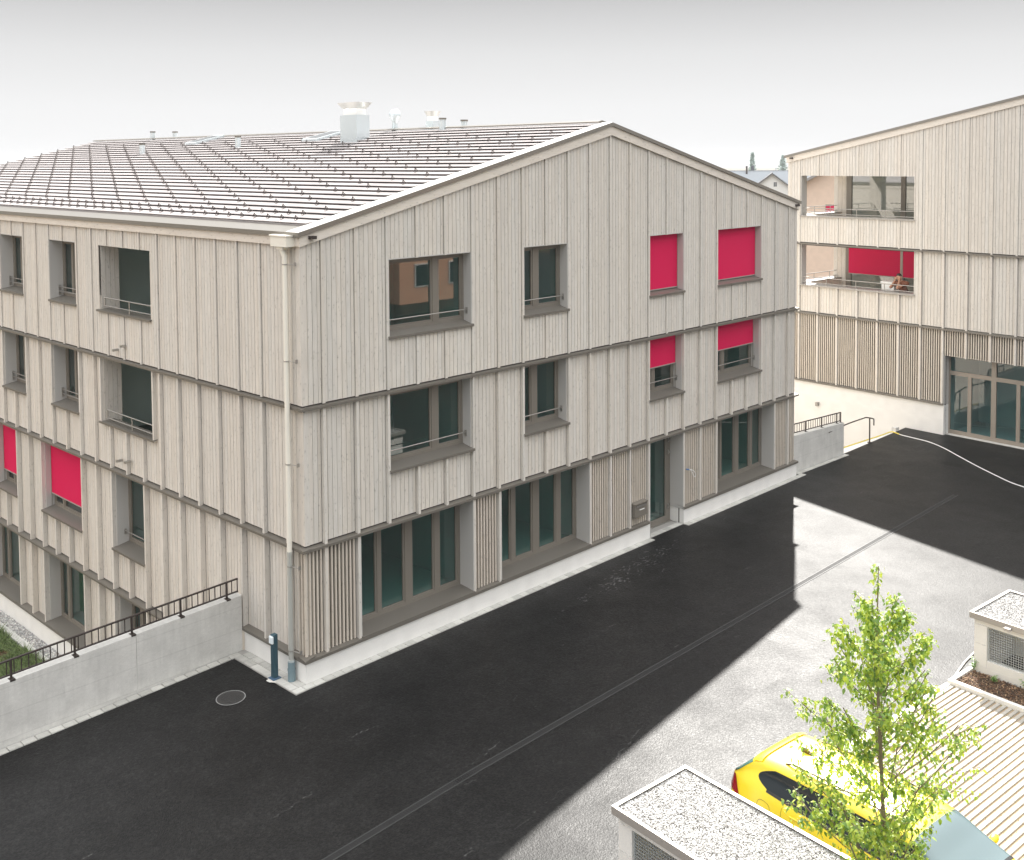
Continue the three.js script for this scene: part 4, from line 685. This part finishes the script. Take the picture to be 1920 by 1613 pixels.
function weed(label, dx, dz, n, h, spread) {
  const p = e1.clone().multiplyScalar(dx).add(e2.clone().multiplyScalar(dz)), t = thing('weed_plant', label, 'weed', [9.966 + p.x, .05, 9.714 + p.z], rnd() * 6);
  const st = [], lv = [];
  for (let i = 0; i < n; i++) { const a = rnd() * 6.3, l = rr(.5, 1) * h, tip = V(Math.cos(a) * spread * rnd(), l, Math.sin(a) * spread * rnd()); st.push(rod(V(0, 0, 0), tip, .003, 5)); for (let k = 0; k < 5; k++) { const g = leafGeo.clone(); g.scale(.06, .06, .07); g.rotateY(rnd() * 6.3); const f = rr(.5, 1); g.translate(tip.x * f, tip.y * f, tip.z * f); lv.push(g); } }
  mesh('stem', st, std(.12, .2, .05, .8), t); kind(mesh('leaves', lv, leafMat(.2, .36, .07), t), 'stuff');
}
weed('small bright green weed in the mulch, nearest the far end of the bed', -.12, .62, 8, .16, .12);
weed('taller green weed against the shaft wall at the right edge of the picture', -.06, 1.22, 9, .34, .14);
weed('thin creeper climbing at the far corner of the right ventilation shaft', .03, .1, 6, .3, .1);

// ================================================================== TREE
{
  seed = 4242; const t = thing('young_tree', 'young slender deciduous tree with bright yellow-green leaves in front of the yellow car', 'tree', [.35, 0, 12.25]);
  const H = 5.62, tx = y => .05 * Math.sin(y * 1.1) + .02 * (y - 3), tz = y => -.02 * (y - 3) + .03 * Math.sin(y * .9);
  const trunkPts = []; for (let i = 0; i <= 24; i++) { const y = H * i / 24; trunkPts.push(V(tx(y), y, tz(y))); }
  const tg = new THREE.TubeGeometry(new THREE.CatmullRomCurve3(trunkPts), 60, 1, 10), tp = tg.attributes.position, nn = 11;
  for (let i = 0; i < tp.count; i++) { const f = Math.floor(i / nn) / 60, c = V(tx(f * H), f * H, tz(f * H)), r = .038 * Math.pow(1 - f, .8) + .004, dx = tp.getX(i) - c.x, dz = tp.getZ(i) - c.z, dy = tp.getY(i) - c.y; tp.setXYZ(i, c.x + dx * r, c.y + dy * r, c.z + dz * r); }
  tg.computeVertexNormals();
  const bark = std(.22, .17, .12, .9); mesh('trunk', tg, bark, t);
  const R = y => { const k = [[1.2, .85], [2.2, 1.1], [3.0, 1.22], [3.8, 1.2], [4.3, .98], [4.7, .74], [5.0, .48], [5.3, .16], [5.7, .05]]; for (let i = 0; i < k.length - 1; i++) if (y < k[i + 1][0]) return k[i][1] + (k[i + 1][1] - k[i][1]) * Math.max(0, (y - k[i][0]) / (k[i + 1][0] - k[i][0])); return .05; };
  const leaves = [], put = (p, dir, s) => leaves.push([p.clone(), dir, s]);
  const cluster = (curve, f0, n, w) => { for (let i = 0; i < n; i++) { const f = f0 + (1 - f0) * Math.pow(rnd(), .8), p = curve(f).add(V(rr(-w, w), rr(-w, w * .5), rr(-w, w))); put(p, rnd() * 6.3, rr(.042, .092)); } };
  let a = 1.0;
  for (let i = 0; i < 58; i++) {
    const y0 = 1.25 + 3.35 * Math.pow(i / 57, 1.1) + rr(-.06, .06); a += 2.4 + rr(-.5, .5);
    let yt = y0 + rr(.6, 1.15) * (y0 > 4 ? .75 : 1), r = R(yt) * (.38 + .62 * rnd()); if (i === 18 || i === 27) { r *= 1.45; yt -= .5; }
    const b = V(tx(y0), y0, tz(y0)), tip = V(Math.cos(a) * r, yt, Math.sin(a) * r), mid = b.clone().lerp(tip, .5).add(V(Math.cos(a) * r * .12, -.06 * r, Math.sin(a) * r * .12));
    const cv = new THREE.QuadraticBezierCurve3(b, mid, tip), br = mesh('branch', new THREE.TubeGeometry(cv, 10, .0045 + .005 * (1 - i / 58), 5), bark, t);
    const C = f => cv.getPoint(f); cluster(C, .2, 66, .1);
    const tw = []; for (let k = 0; k < 4; k++) { const f = rr(.3, .95), p = C(f), a2 = a + (k % 2 ? 1 : -1) * rr(.4, 1.1), l = rr(.16, .38) * (r + .25), q = p.clone().add(V(Math.cos(a2) * l, rr(.02, .22), Math.sin(a2) * l)); tw.push(rod(p, q, .0035, 4)); cluster(f => p.clone().lerp(q, f), .05, 32, .075); }
    tw.forEach(g => mesh('twig', g, bark, br));
  }
  cluster(f => V(tx(H * (.9 + .1 * f)), H * (.9 + .1 * f), tz(H)), .2, 40, .06); cluster(f => V(tx(H) + .1 * f, H - .25 + .25 * f, tz(H) - .1 * f), .1, 22, .05);
  cluster(f => V(tx(3 + f), 2 + 2.6 * f, tz(3 + f)), .05, 60, .16);
  const mats = [leafMat(.40, .54, .05), leafMat(.60, .68, .08), leafMat(.19, .33, .05)];
  const mtx = ([p, d, s]) => { const q = new THREE.Quaternion().setFromEuler(new THREE.Euler(rr(.0, 1.25), d, rr(-.5, .5), 'YXZ')); return new THREE.Matrix4().compose(p, q, V(s * 1.15, s, s)); };
  for (let i = leaves.length - 1; i > 0; i--) { const j = Math.floor(rnd() * (i + 1));[leaves[i], leaves[j]] = [leaves[j], leaves[i]]; }
  leaves.slice(0, 300).forEach((l, i) => { const o = mesh('leaf', leafGeo, mats[i % 3], t); o.applyMatrix4(mtx(l)); });
  const rest = leaves.slice(300), per = [[], [], []]; rest.forEach((l, i) => per[i % 3].push(l));
  per.forEach((ls, i) => { const im = new THREE.InstancedMesh(leafGeo, mats[i], ls.length); ls.forEach((l, k) => im.setMatrixAt(k, mtx(l))); kind(addTo(im, 'foliage', t), 'stuff'); });
}

// ================================================================== CAR (seen from behind, left and above)
{
  const t = thing('parked_car', 'bright yellow estate car with roof rails parked between the shaft and the pale pavers', 'car', [2.57, 0, 9.02], -.11);
  const LEN = 4.95, paint = new THREE.MeshPhysicalMaterial({ color: new THREE.Color().setRGB(.90, .68, .01), roughness: .42, clearcoat: 1, clearcoatRoughness: .27 });
  const tab = (T, z) => { let i = 0; while (i < T.length - 2 && z > T[i + 1][0]) i++; const [za, a] = T[i], [zb, b] = T[i + 1], u = Math.min(1, Math.max(0, (z - za) / (zb - za))), s0 = i > 0 ? (b - T[i - 1][1]) / (zb - T[i - 1][0]) : (b - a) / (zb - za), s1 = i < T.length - 2 ? (T[i + 2][1] - a) / (T[i + 2][0] - za) : (b - a) / (zb - za), h = zb - za; return a * (2 * u ** 3 - 3 * u * u + 1) + s0 * h * (u ** 3 - 2 * u * u + u) + b * (3 * u * u - 2 * u ** 3) + s1 * h * (u ** 3 - u * u); };
  const TOP = [[0, .88], [.06, .98], [.14, 1.06], [.50, 1.39], [.75, 1.455], [1.5, 1.495], [2.5, 1.485], [3.2, 1.415], [3.6, 1.19], [3.98, 1.0], [4.4, .93], [4.75, .8], [4.95, .6]];
  const HW = [[0, .55], [.06, .62], [.15, .70], [.4, .80], [.9, .855], [1.5, .87], [3.3, .87], [4.1, .85], [4.6, .77], [4.85, .62], [4.95, .48]];
  const BELT = [[0, .82], [.06, .93], [.2, .985], [.6, 1.025], [1.5, .995], [3.2, .94], [3.9, .90], [4.5, .8], [4.95, .5]];
  const section = z => { const w = tab(HW, z), top = tab(TOP, z), b = Math.min(tab(BELT, z), top - .03), gh = top - b, k = Math.min(1, gh / .45), wr = w * (1 - k) * .86 + k * .555;
    const lo = z < .12 || z > 4.8 ? .3 : .22; return [[w - .07, lo], [w - .01, .40], [w + .004, .60], [w - .004, .76], [w - .065, b], [w - .1 - (w - .1 - wr) * .5, b + .50 * gh], [wr + .05 * k, b + .83 * gh], [wr * .86, b + .955 * gh], [wr * .5, b + .99 * gh], [0, top]]; };
  const cm = (P, u) => { const n = P.length - 1, f = Math.min(n - 1e-6, u * n), i = Math.floor(f), s = f - i, g = k => P[Math.max(0, Math.min(n, k))]; const h = d => { const [a, b, c, e] = [g(i - 1)[d], g(i)[d], g(i + 1)[d], g(i + 2)[d]]; return .5 * (2 * b + (c - a) * s + (2 * a - 5 * b + 4 * c - e) * s * s + (3 * b - a - 3 * c + e) * s ** 3); }; return [h(0), h(1)]; };
  const pt = (z, v) => { const P = section(z), side = v <= .5 ? -1 : 1, u = v <= .5 ? v * 2 : (1 - v) * 2, [w, y] = cm(P, u); return V(side * Math.max(0, w), y, z); };
  const nrm = (z, v) => { const e = .004, a = pt(z + e, v).sub(pt(z - e, v)), b = pt(z, Math.min(1, v + e)).sub(pt(z, Math.max(0, v - e))); return a.cross(b).normalize().multiplyScalar(-1); };
  const grid = (nu, nv, f) => { const P = [], I = []; for (let i = 0; i <= nu; i++) for (let j = 0; j <= nv; j++) P.push(...f(i / nu, j / nv).toArray()); for (let i = 0; i < nu; i++) for (let j = 0; j < nv; j++) { const a = i * (nv + 1) + j, b = a + nv + 1; I.push(a, a + 1, b, b, a + 1, b + 1); } const g = new THREE.BufferGeometry(); g.setAttribute('position', new THREE.Float32BufferAttribute(P, 3)); g.setAttribute('uv', new THREE.Float32BufferAttribute(new Float32Array(P.length / 3 * 2), 2)); g.setIndex(I); g.computeVertexNormals(); return g; };
  const outDir = (p) => V(Math.sign(p.x) * .7, .7, 0);
  const patch = (nu, nv, zf, vf, off) => grid(nu, nv, (a, b) => { const v = vf(b, a), z = zf(a, b), n = nrm(z, v); const p = pt(z, v); if (n.dot(V(p.x, p.y - .5, (z - 2.2) * .3)) < 0) n.negate(); return p.add(n.multiplyScalar(off)); });
  mesh('body', [grid(110, 72, (a, b) => pt(LEN * (a - .06 * Math.sin(2 * Math.PI * a)), b)), grid(1, 20, (a, b) => { const p = pt(0, b); return a < .5 ? p : V(0, .5, -.0); })], paint, t);
  const glass = new THREE.MeshPhysicalMaterial({ color: new THREE.Color().setRGB(.012, .018, .022), roughness: .03, specularIntensity: .55 });
  const vB = .238, vC = .318, trimB = std(.02, .02, .02, .35);
  for (const m of [0, 1]) { const vv = v => m ? 1 - v : v;
    const zf = (a, b) => { const zr = .50 + .42 * Math.pow(b, 1.7) + .35 * Math.pow(1 - b, 4), ze = 3.82 - .62 * b; return zr + (ze - zr) * a; };
    const w = mesh('side_window', patch(50, 10, zf, b => vv(vB + (vC - vB) * b), .004), glass, t);
    mesh('window_trim', patch(50, 2, (a) => zf(a, 0), b => vv(vB - .008 + .009 * b), .006), trimB, w);
    for (const [z, s] of [[1.42, .03], [2.45, .05]]) mesh('pillar', patch(2, 8, (a, b) => z - .12 * b + s * a, b => vv(vB + (vC - vB) * b), .006), trimB, w);
    mesh('tail_light', patch(14, 10, (a, b) => .012 + a * (.34 - .2 * b), b => vv(.165 + .066 * b), .007), new THREE.MeshPhysicalMaterial({ color: new THREE.Color().setRGB(.30, .006, .008), roughness: .12, clearcoat: 1 }), t);
    const rail = []; for (let i = 0; i <= 14; i++) { const z = 1.0 + i * .14, p = pt(z, vv(.392)); rail.push(V(p.x, p.y + (i === 0 || i === 14 ? .0 : .035), z)); } mesh('roof_rail', tube(rail, .014, 50, 8), std(.09, .05, .025, .5), t);
    const line = (P) => tube(P.map(([z, v]) => { const p = pt(z, vv(v)), n = nrm(z, vv(v)); if (n.x * p.x < 0) n.negate(); return p.add(n.multiplyScalar(.0005)); }), .0032, 60, 5);
    mesh('door_seam', [line([[1.20, .232], [1.17, .2], [1.22, .15], [1.40, .11], [1.45, .06]]), line([[2.5, .232], [2.51, .16], [2.51, .05]]), line([[3.6, .225], [3.66, .16], [3.64, .05]]), ...(m ? [] : [line([[.72, .15], [.72, .19], [.76, .2], [.92, .2], [.96, .19], [.96, .15], [.92, .135], [.76, .135], [.72, .15]])])], std(.12, .08, .003, .6), t);
    mesh('wheel_arch', [.9, 3.95].map(z => { const g = new THREE.TorusGeometry(.345, .03, 6, 24, Math.PI); g.rotateY(Math.PI / 2); return g.translate((m ? 1 : -1) * .84, .3, z); }), trimB, t);
    for (const z of [.9, 3.95]) { const g = new THREE.CylinderGeometry(.31, .31, .2, 28); g.rotateZ(Math.PI / 2); g.translate((m ? 1 : -1) * .79, .31, z); const w2 = mesh('wheel', g, trimB, t), r = new THREE.CylinderGeometry(.2, .2, .21, 10); r.rotateZ(Math.PI / 2); r.translate((m ? 1 : -1) * .793, .31, z); mesh('rim', r, M.zinc, w2); }
    const mg = new THREE.SphereGeometry(1, 16, 12); mg.scale(.11, .065, .06); mg.translate((m ? 1 : -1) * .89, .99, 3.62); const wm = mesh('wing_mirror', mg, paint, t); mesh('mirror_arm', rod(V((m ? 1 : -1) * .78, .95, 3.66), V((m ? 1 : -1) * .93, .98, 3.61), .03, 8), trimB, wm);
    mesh('door_handle', [1.42, 2.5].map(z => { const p = pt(z, vv(.205)); return rod(V(p.x * 1.012, p.y, z - .09), V(p.x * 1.012, p.y, z + .09), .014, 8); }), paint, t);
  }
  const rear = mesh('rear_window', patch(16, 24, a => .15 + .33 * a, (b, a) => { const e = .30 + .035 * a; return e + (1 - 2 * e) * b; }, .005), new THREE.MeshPhysicalMaterial({ color: new THREE.Color().setRGB(.07, .17, .14), roughness: .05, clearcoat: 1 }), t);
  mesh('window_trim', [patch(2, 24, a => .115 + .04 * a, b => .3 + .4 * b, .006)], trimB, rear);
  mesh('spoiler', patch(6, 24, a => .49 + .16 * a, b => .34 + .32 * b, .022), paint, t);
  const ws = mesh('windscreen', patch(20, 24, a => 3.20 + .76 * a, (b, a) => { const e = .335 - .065 * a; return e + (1 - 2 * e) * b; }, .005), new THREE.MeshPhysicalMaterial({ color: new THREE.Color().setRGB(.10, .15, .16), roughness: .04, clearcoat: 1, clearcoatRoughness: .01 }), t);
  mesh('window_trim', [patch(20, 2, a => 3.20 + .76 * a, (b, a) => .335 - .065 * a - .012 + .012 * b, .007), patch(20, 2, a => 3.20 + .76 * a, (b, a) => 1 - (.335 - .065 * a) + .012 * b, .007), patch(2, 24, a => 3.95 + .05 * a, b => .26 + .48 * b, .007)], trimB, ws);
  const fin = new THREE.ExtrudeGeometry(new THREE.Shape([[0, 0], [.20, 0], [.17, .03], [.05, .085], [.02, .085]].map(q => new THREE.Vector2(...q))), { depth: .02, bevelEnabled: true, bevelSize: .008, bevelThickness: .008, bevelSegments: 2 }); fin.rotateY(-Math.PI / 2); fin.translate(.01, 1.465, .98); mesh('aerial', fin, std(.10, .055, .012, .4), t);
  mesh('underbody', box(-.8, .8, .16, .3, .2, 4.3), trimB, t);
}

// ================================================================== PERSON at the loggia rail
function sdf(bones, c, half, res, k) {
  const mc = new MarchingCubes(res, M.white, false, false, 400000), f = mc.field, s = mc.size, h = s / 2;
  for (let z = 0; z < s; z++) for (let y = 0; y < s; y++) for (let x = 0; x < s; x++) {
    const p = [c[0] + (x - h) / h * half, c[1] + (y - h) / h * half, c[2] + (z - h) / h * half]; let sum = 0;
    for (const [a, b, ra, rb] of bones) { const dx = b[0] - a[0], dy = b[1] - a[1], dz = b[2] - a[2], l2 = dx * dx + dy * dy + dz * dz || 1e-9; let t = ((p[0] - a[0]) * dx + (p[1] - a[1]) * dy + (p[2] - a[2]) * dz) / l2; t = t < 0 ? 0 : t > 1 ? 1 : t; const d = Math.hypot(p[0] - a[0] - t * dx, p[1] - a[1] - t * dy, p[2] - a[2] - t * dz) - (ra + (rb - ra) * t); sum += Math.exp(-d / k); }
    f[z * s * s + y * s + x] = k * Math.log(sum + 1e-30);
  }
  mc.isolation = 0; mc.update();
  const n = mc.count, P = new Float32Array(n * 3); for (let i = 0; i < n; i++) for (let d = 0; d < 3; d++) P[i * 3 + d] = c[d] + mc.positionArray[i * 3 + d] * half;
  const g = new THREE.BufferGeometry(); g.setAttribute('position', new THREE.BufferAttribute(P, 3)); g.setAttribute('normal', new THREE.BufferAttribute(mc.normalArray.slice(0, n * 3), 3)); return g;
}
{
  const p0 = FB.p(-2.12, 4.38, -.64), t = thing('person', 'person with dark hair and brown top at the lower loggia rail, hands raised to face', 'person', p0.toArray(), -1.6563);
  const sh = [[-.21, 1.37, .05], [.20, 1.38, .02]], el = [[-.37, 1.20, .27], [-.03, 1.20, .34]], ha = [[-.155, 1.50, .32], [.03, 1.53, .31]], hip = [[-.10, .92, -.14], [.10, .92, -.14]], kn = [[-.12, .50, -.04], [.12, .50, -.08]], an = [[-.12, .08, -.14], [.13, .08, -.2]];
  const B = [[[0, .95, -.13], [.0, 1.12, -.04], .15, .145], [[0, 1.12, -.04], [0, 1.33, .03], .145, .16], [sh[0], sh[1], .075, .075], [[0, 1.4, .04], [-.06, 1.54, .13], .06, .055], [[-.07, 1.60, .17], [-.07, 1.66, .16], .085, .09], [[-.075, 1.55, .2], [-.072, 1.6, .2], .06, .07], [[-.075, 1.595, .26], [-.075, 1.63, .245], .016, .011], [[-.165, 1.61, .16], [-.165, 1.64, .155], .018, .018], [[.022, 1.61, .16], [.022, 1.64, .155], .018, .018]];
  for (const i of [0, 1]) B.push([sh[i], el[i], .058, .045], [el[i], ha[i], .043, .03], [hip[i], kn[i], .09, .06], [kn[i], an[i], .06, .042], [an[i], [an[i][0], .045, an[i][2] + .17], .042, .036]);
  const hands = [];
  for (const i of [0, 1]) { const w = ha[i], m = i ? 1 : -1, H = [[w, [w[0] + .012 * -m, w[1] + .06, w[2] - .01], .026, .03]];
    for (let k = 0; k < 4; k++) { const bx = w[0] + (k - 1.5) * .019, y = w[1] + .085, l = [.05, .058, .054, .042][k]; H.push([[bx, y, w[2] - .005], [bx - m * .01, y + l * .6, w[2] - .012], .0095, .009], [[bx - m * .01, y + l * .6, w[2] - .012], [bx - m * .03, y + l * .8, w[2] - .035], .009, .0075]); }
    H.push([[w[0] - m * .02, w[1] + .03, w[2]], [w[0] - m * .05, w[1] + .07, w[2] - .005], .012, .009]); hands.push(sdf(H, [w[0], w[1] + .06, w[2] - .01], .13, 52, .006)); }
  mesh('body', [sdf(B, [0, .87, 0], .98, 120, .018), ...hands], std(.42, .22, .14, .6), t);
  mesh('top', sdf([[[0, .95, -.13], [0, 1.12, -.04], .158, .152], [[0, 1.12, -.04], [0, 1.33, .03], .152, .168], [sh[0], sh[1], .085, .085], [sh[0], [-.29, 1.29, .15], .07, .062], [sh[1], [.09, 1.29, .18], .07, .062]], [0, 1.2, .03], .45, 64, .018), std(.20, .075, .04, .9), t);
  mesh('trousers', sdf([[[-.08, .95, -.13], [.08, .95, -.13], .155, .155], [hip[0], kn[0], .105, .08], [hip[1], kn[1], .105, .08]], [0, .75, -.1], .45, 56, .02), std(.02, .022, .028, .9), t);
  mesh('hair', sdf([[[-.07, 1.68, .135], [-.07, 1.70, .16], .088, .085], [[-.07, 1.62, .1], [-.07, 1.66, .11], .07, .08], [[-.12, 1.70, .2], [-.02, 1.70, .2], .04, .04]], [-.07, 1.66, .14], .18, 44, .01), std(.012, .010, .010, .8), t);
  mesh('eyes', [-.105, -.045].map(x => new THREE.SphereGeometry(.012, 10, 8).translate(x, 1.635, .247)), std(.02, .015, .012, .3), t);
  mesh('mouth', rod(V(-.095, 1.563, .252), V(-.055, 1.563, .252), .006, 6), std(.28, .10, .08, .6), t);
}

// ================================================================== FAR BACKGROUND
{
  const t = thing('house', 'distant white house with grey tiled roof, white gabled dormer and dark chimneys', 'house', [204.8, -3.4, -117.0], -1.004);
  // local: x along the ridge, z towards the camera; ridge 11.7 above its ground
  const RH = 11.45, x0 = -9, x1 = 17, ev = 6.2, zz = 5.6;
  const roofM = std(.30, .33, .36, .5), wh = std(.84, .84, .82, .8);
  mesh('roof', [quad(V(x0, ev, zz), V(x1, ev, zz), V(x1, RH, 0), V(x0, RH, 0)), quad(V(x1, ev, -zz), V(x0, ev, -zz), V(x0, RH, 0), V(x1, RH, 0)), box(x0, x1, RH - .06, RH + .08, -.12, .12)], roofM, t);
  mesh('wall', [box(x0 + .5, x1 - .5, 0, ev + .1, -5, 5)], wh, t);
  const gx = 6.2, gh = 11.05, gw = 5.0, gz = 5.4, slope = 3.7;
  const gs = new THREE.Shape([[gx - gw, 0], [gx + gw, 0], [gx + gw, gh - slope - .3], [gx, gh - .3], [gx - gw, gh - slope - .3]].map(q => new THREE.Vector2(...q)));
  const g = new THREE.ExtrudeGeometry(gs, { depth: .3, bevelEnabled: false }); mesh('gable', g.translate(0, 0, gz - .1), wh, t);
  const d = mesh('gable_roof', [[-1, 1]].flat().flatMap(s => { const a = V(gx, gh, gz + .9), b = V(gx + s * (gw + .6), gh - slope - .5, gz + .9), n = V(0, -.35, 0); const q = new THREE.BufferGeometry(); const top = quad(a, b, b.clone().setZ(0), a.clone().setZ(0)), front = quad(a, b, b.clone().add(n), a.clone().add(n)); return [top, front]; }), std(.10, .10, .105, .6), t);
  const w = mesh('window', box(gx + .35, gx + 1.05, gh - 3.15, gh - 2.15, gz + .2, gz + .24), std(.10, .11, .12, .3), t); mesh('window_frame', [box(gx + .28, gx + .35, gh - 3.2, gh - 2.1, gz + .2, gz + .27), box(gx + 1.05, gx + 1.12, gh - 3.2, gh - 2.1, gz + .2, gz + .27), box(gx + .68, gx + .72, gh - 3.15, gh - 2.15, gz + .2, gz + .27)], wh, w);
  mesh('chimney', box(.4, .8, RH - 1.5, RH + 1.1, .4, .8), M.darkSteel, t); mesh('chimney', box(1.6, 2.3, RH - .5, RH + 1.2, -.9, -.3), std(.10, .11, .13, .7), t); mesh('chimney', box(7.2, 7.5, RH - .5, RH + .7, -3, -2.6), std(.4, .42, .42, .7), t);
}
{
  const t = thing('house', 'peach rendered house with a red blind, seen through the right-hand loggias', 'house', [78.6, -3.4, -31.5], -1.1);
  const pk = 7.5, y0 = 12.2, s = .56, g = new THREE.ExtrudeGeometry(new THREE.Shape([[-1.4, 0], [16.4, 0], [16.4, y0 - 1.4 * s], [pk, y0 + pk * s], [-1.4, y0 - 1.4 * s]].map(q => new THREE.Vector2(...q))), { depth: 12, bevelEnabled: false });
  mesh('wall', g.translate(0, 0, -12), M.peach, t);
  const rf = mesh('roof', [-1, 1].flatMap(k => { const a = V(pk, y0 + pk * s + .3, .7), b = V(pk + k * 9.3, y0 + pk * s + .3 - 9.3 * s, .7); return [quad(a, b, b.clone().setZ(-12.6), a.clone().setZ(-12.6)), quad(a, b, b.clone().add(V(0, -.28, 0)), a.clone().add(V(0, -.28, 0)))]; }), std(.30, .29, .29, .7), t);
  const w = mesh('window', box(1.5, 3.0, 8.9, 9.95, .0, .06), M.frame, t); mesh('roller_blind', box(1.55, 2.95, 9.0, 9.85, .07, .09), M.red, w);
  const w2 = mesh('window', box(4.4, 5.5, 9.4, 11.05, .0, .06), M.frame, t); mesh('pane', box(4.5, 5.4, 9.5, 10.95, .061, .065), M.glassDark, w2);
}
{
  const t = thing('house', 'peach house across the courtyard, seen only as a reflection in the large upper window', 'house', [39, 0, 43], .0);
  mesh('wall', [box(0, 11, 0, 9.5, 0, 11), (() => { const g = new THREE.ExtrudeGeometry(new THREE.Shape([[0, 9.5], [11, 9.5], [5.5, 13]].map(q => new THREE.Vector2(...q))), { depth: 11, bevelEnabled: false }); return g; })()], std(.72, .40, .26, .9), t);
  mesh('roof', [-1, 1].map(k => quad(V(5.5, 13.2, -.6), V(5.5 + k * 6.2, 9.3, -.6), V(5.5 + k * 6.2, 9.3, 11.6), V(5.5, 13.2, 11.6))), std(.2, .17, .15, .8), t);
  for (const x of [1.5, 5, 8.3]) for (const y of [1.2, 5.4]) { const w = mesh('window', box(x, x + 1.4, y, y + 1.8, -.05, .02), M.white, t); mesh('pane', box(x + .1, x + 1.3, y + .1, y + 1.7, -.06, -.052), M.glassDark, w); }
}
{
  const t = thing('house', 'cream neighbouring house out of view, added for warm bounce and window reflections on the long left side', 'house', [-33, -3.4, -6], .0);
  mesh('wall', [box(-10, 0, 0, 11, -26, 8)], std(.80, .66, .50, .9), t);  // unseen house, added for warm bounce light and reflections on the left side
  mesh('roof', [quad(V(.7, 10.8, 8.7), V(.7, 10.8, -26.7), V(-5, 14.5, -26.7), V(-5, 14.5, 8.7)), quad(V(-10.7, 10.8, 8.7), V(-10.7, 10.8, -26.7), V(-5, 14.5, -26.7), V(-5, 14.5, 8.7))], std(.25, .16, .12, .8), t);
  for (let i = 0; i < 8; i++) for (const y of [1.5, 4.6, 7.7]) { const z = 5 - i * 4, w = mesh('window', box(-.02, .06, y, y + 1.7, z - 1.5, z), M.white, t); mesh('pane', box(.061, .066, y + .1, y + 1.6, z - 1.4, z - .1), M.glassDark, w); }
}
function conifer(label, x, z, h, r) {
  const t = thing('conifer_tree', label, 'tree', [x, -3.4, z]);
  mesh('trunk', rod(V(0, 0, 0), V(0, h * .97, 0), .35, 8, .05), std(.12, .09, .07, .9), t);
  const P = []; for (let i = 0; i < 2600; i++) { const f = Math.pow(rnd(), .8), y = h * (.1 + .9 * f), R = r * (1 - f) * (1 + .4 * Math.sin(y * 3.1 + i % 5)) + .12, a = rnd() * 6.3, q = R * Math.sqrt(rnd()), c = V(Math.cos(a) * q, y - q * .25, Math.sin(a) * q), u = V(rr(-1, 1), rr(-.8, .2), rr(-1, 1)).multiplyScalar(.55), v = V(rr(-1, 1), rr(-.6, .3), rr(-1, 1)).multiplyScalar(.5); P.push(...c.toArray(), ...c.clone().add(u).toArray(), ...c.clone().add(v).toArray()); }
  const g = new THREE.BufferGeometry(); g.setAttribute('position', new THREE.Float32BufferAttribute(P, 3)); g.computeVertexNormals(); mesh('crown', g, std(.40, .50, .46, .9, { side: THREE.DoubleSide }), t);  // crown colour lightened to stand in for haze and overexposure
}
conifer('slender conifer, coloured pale for haze, rising behind the roof of the distant white house', 258.9, -147.9, 16.1, 2.6);
conifer('broader conifer, coloured pale for haze, behind the distant house beside the right building', 274, -146.7, 15.3, 4.4);

scene.traverse(o => { if (o.isMesh || o.isInstancedMesh) { o.castShadow = true; o.receiveShadow = true; } });
renderer.render(scene, camera);
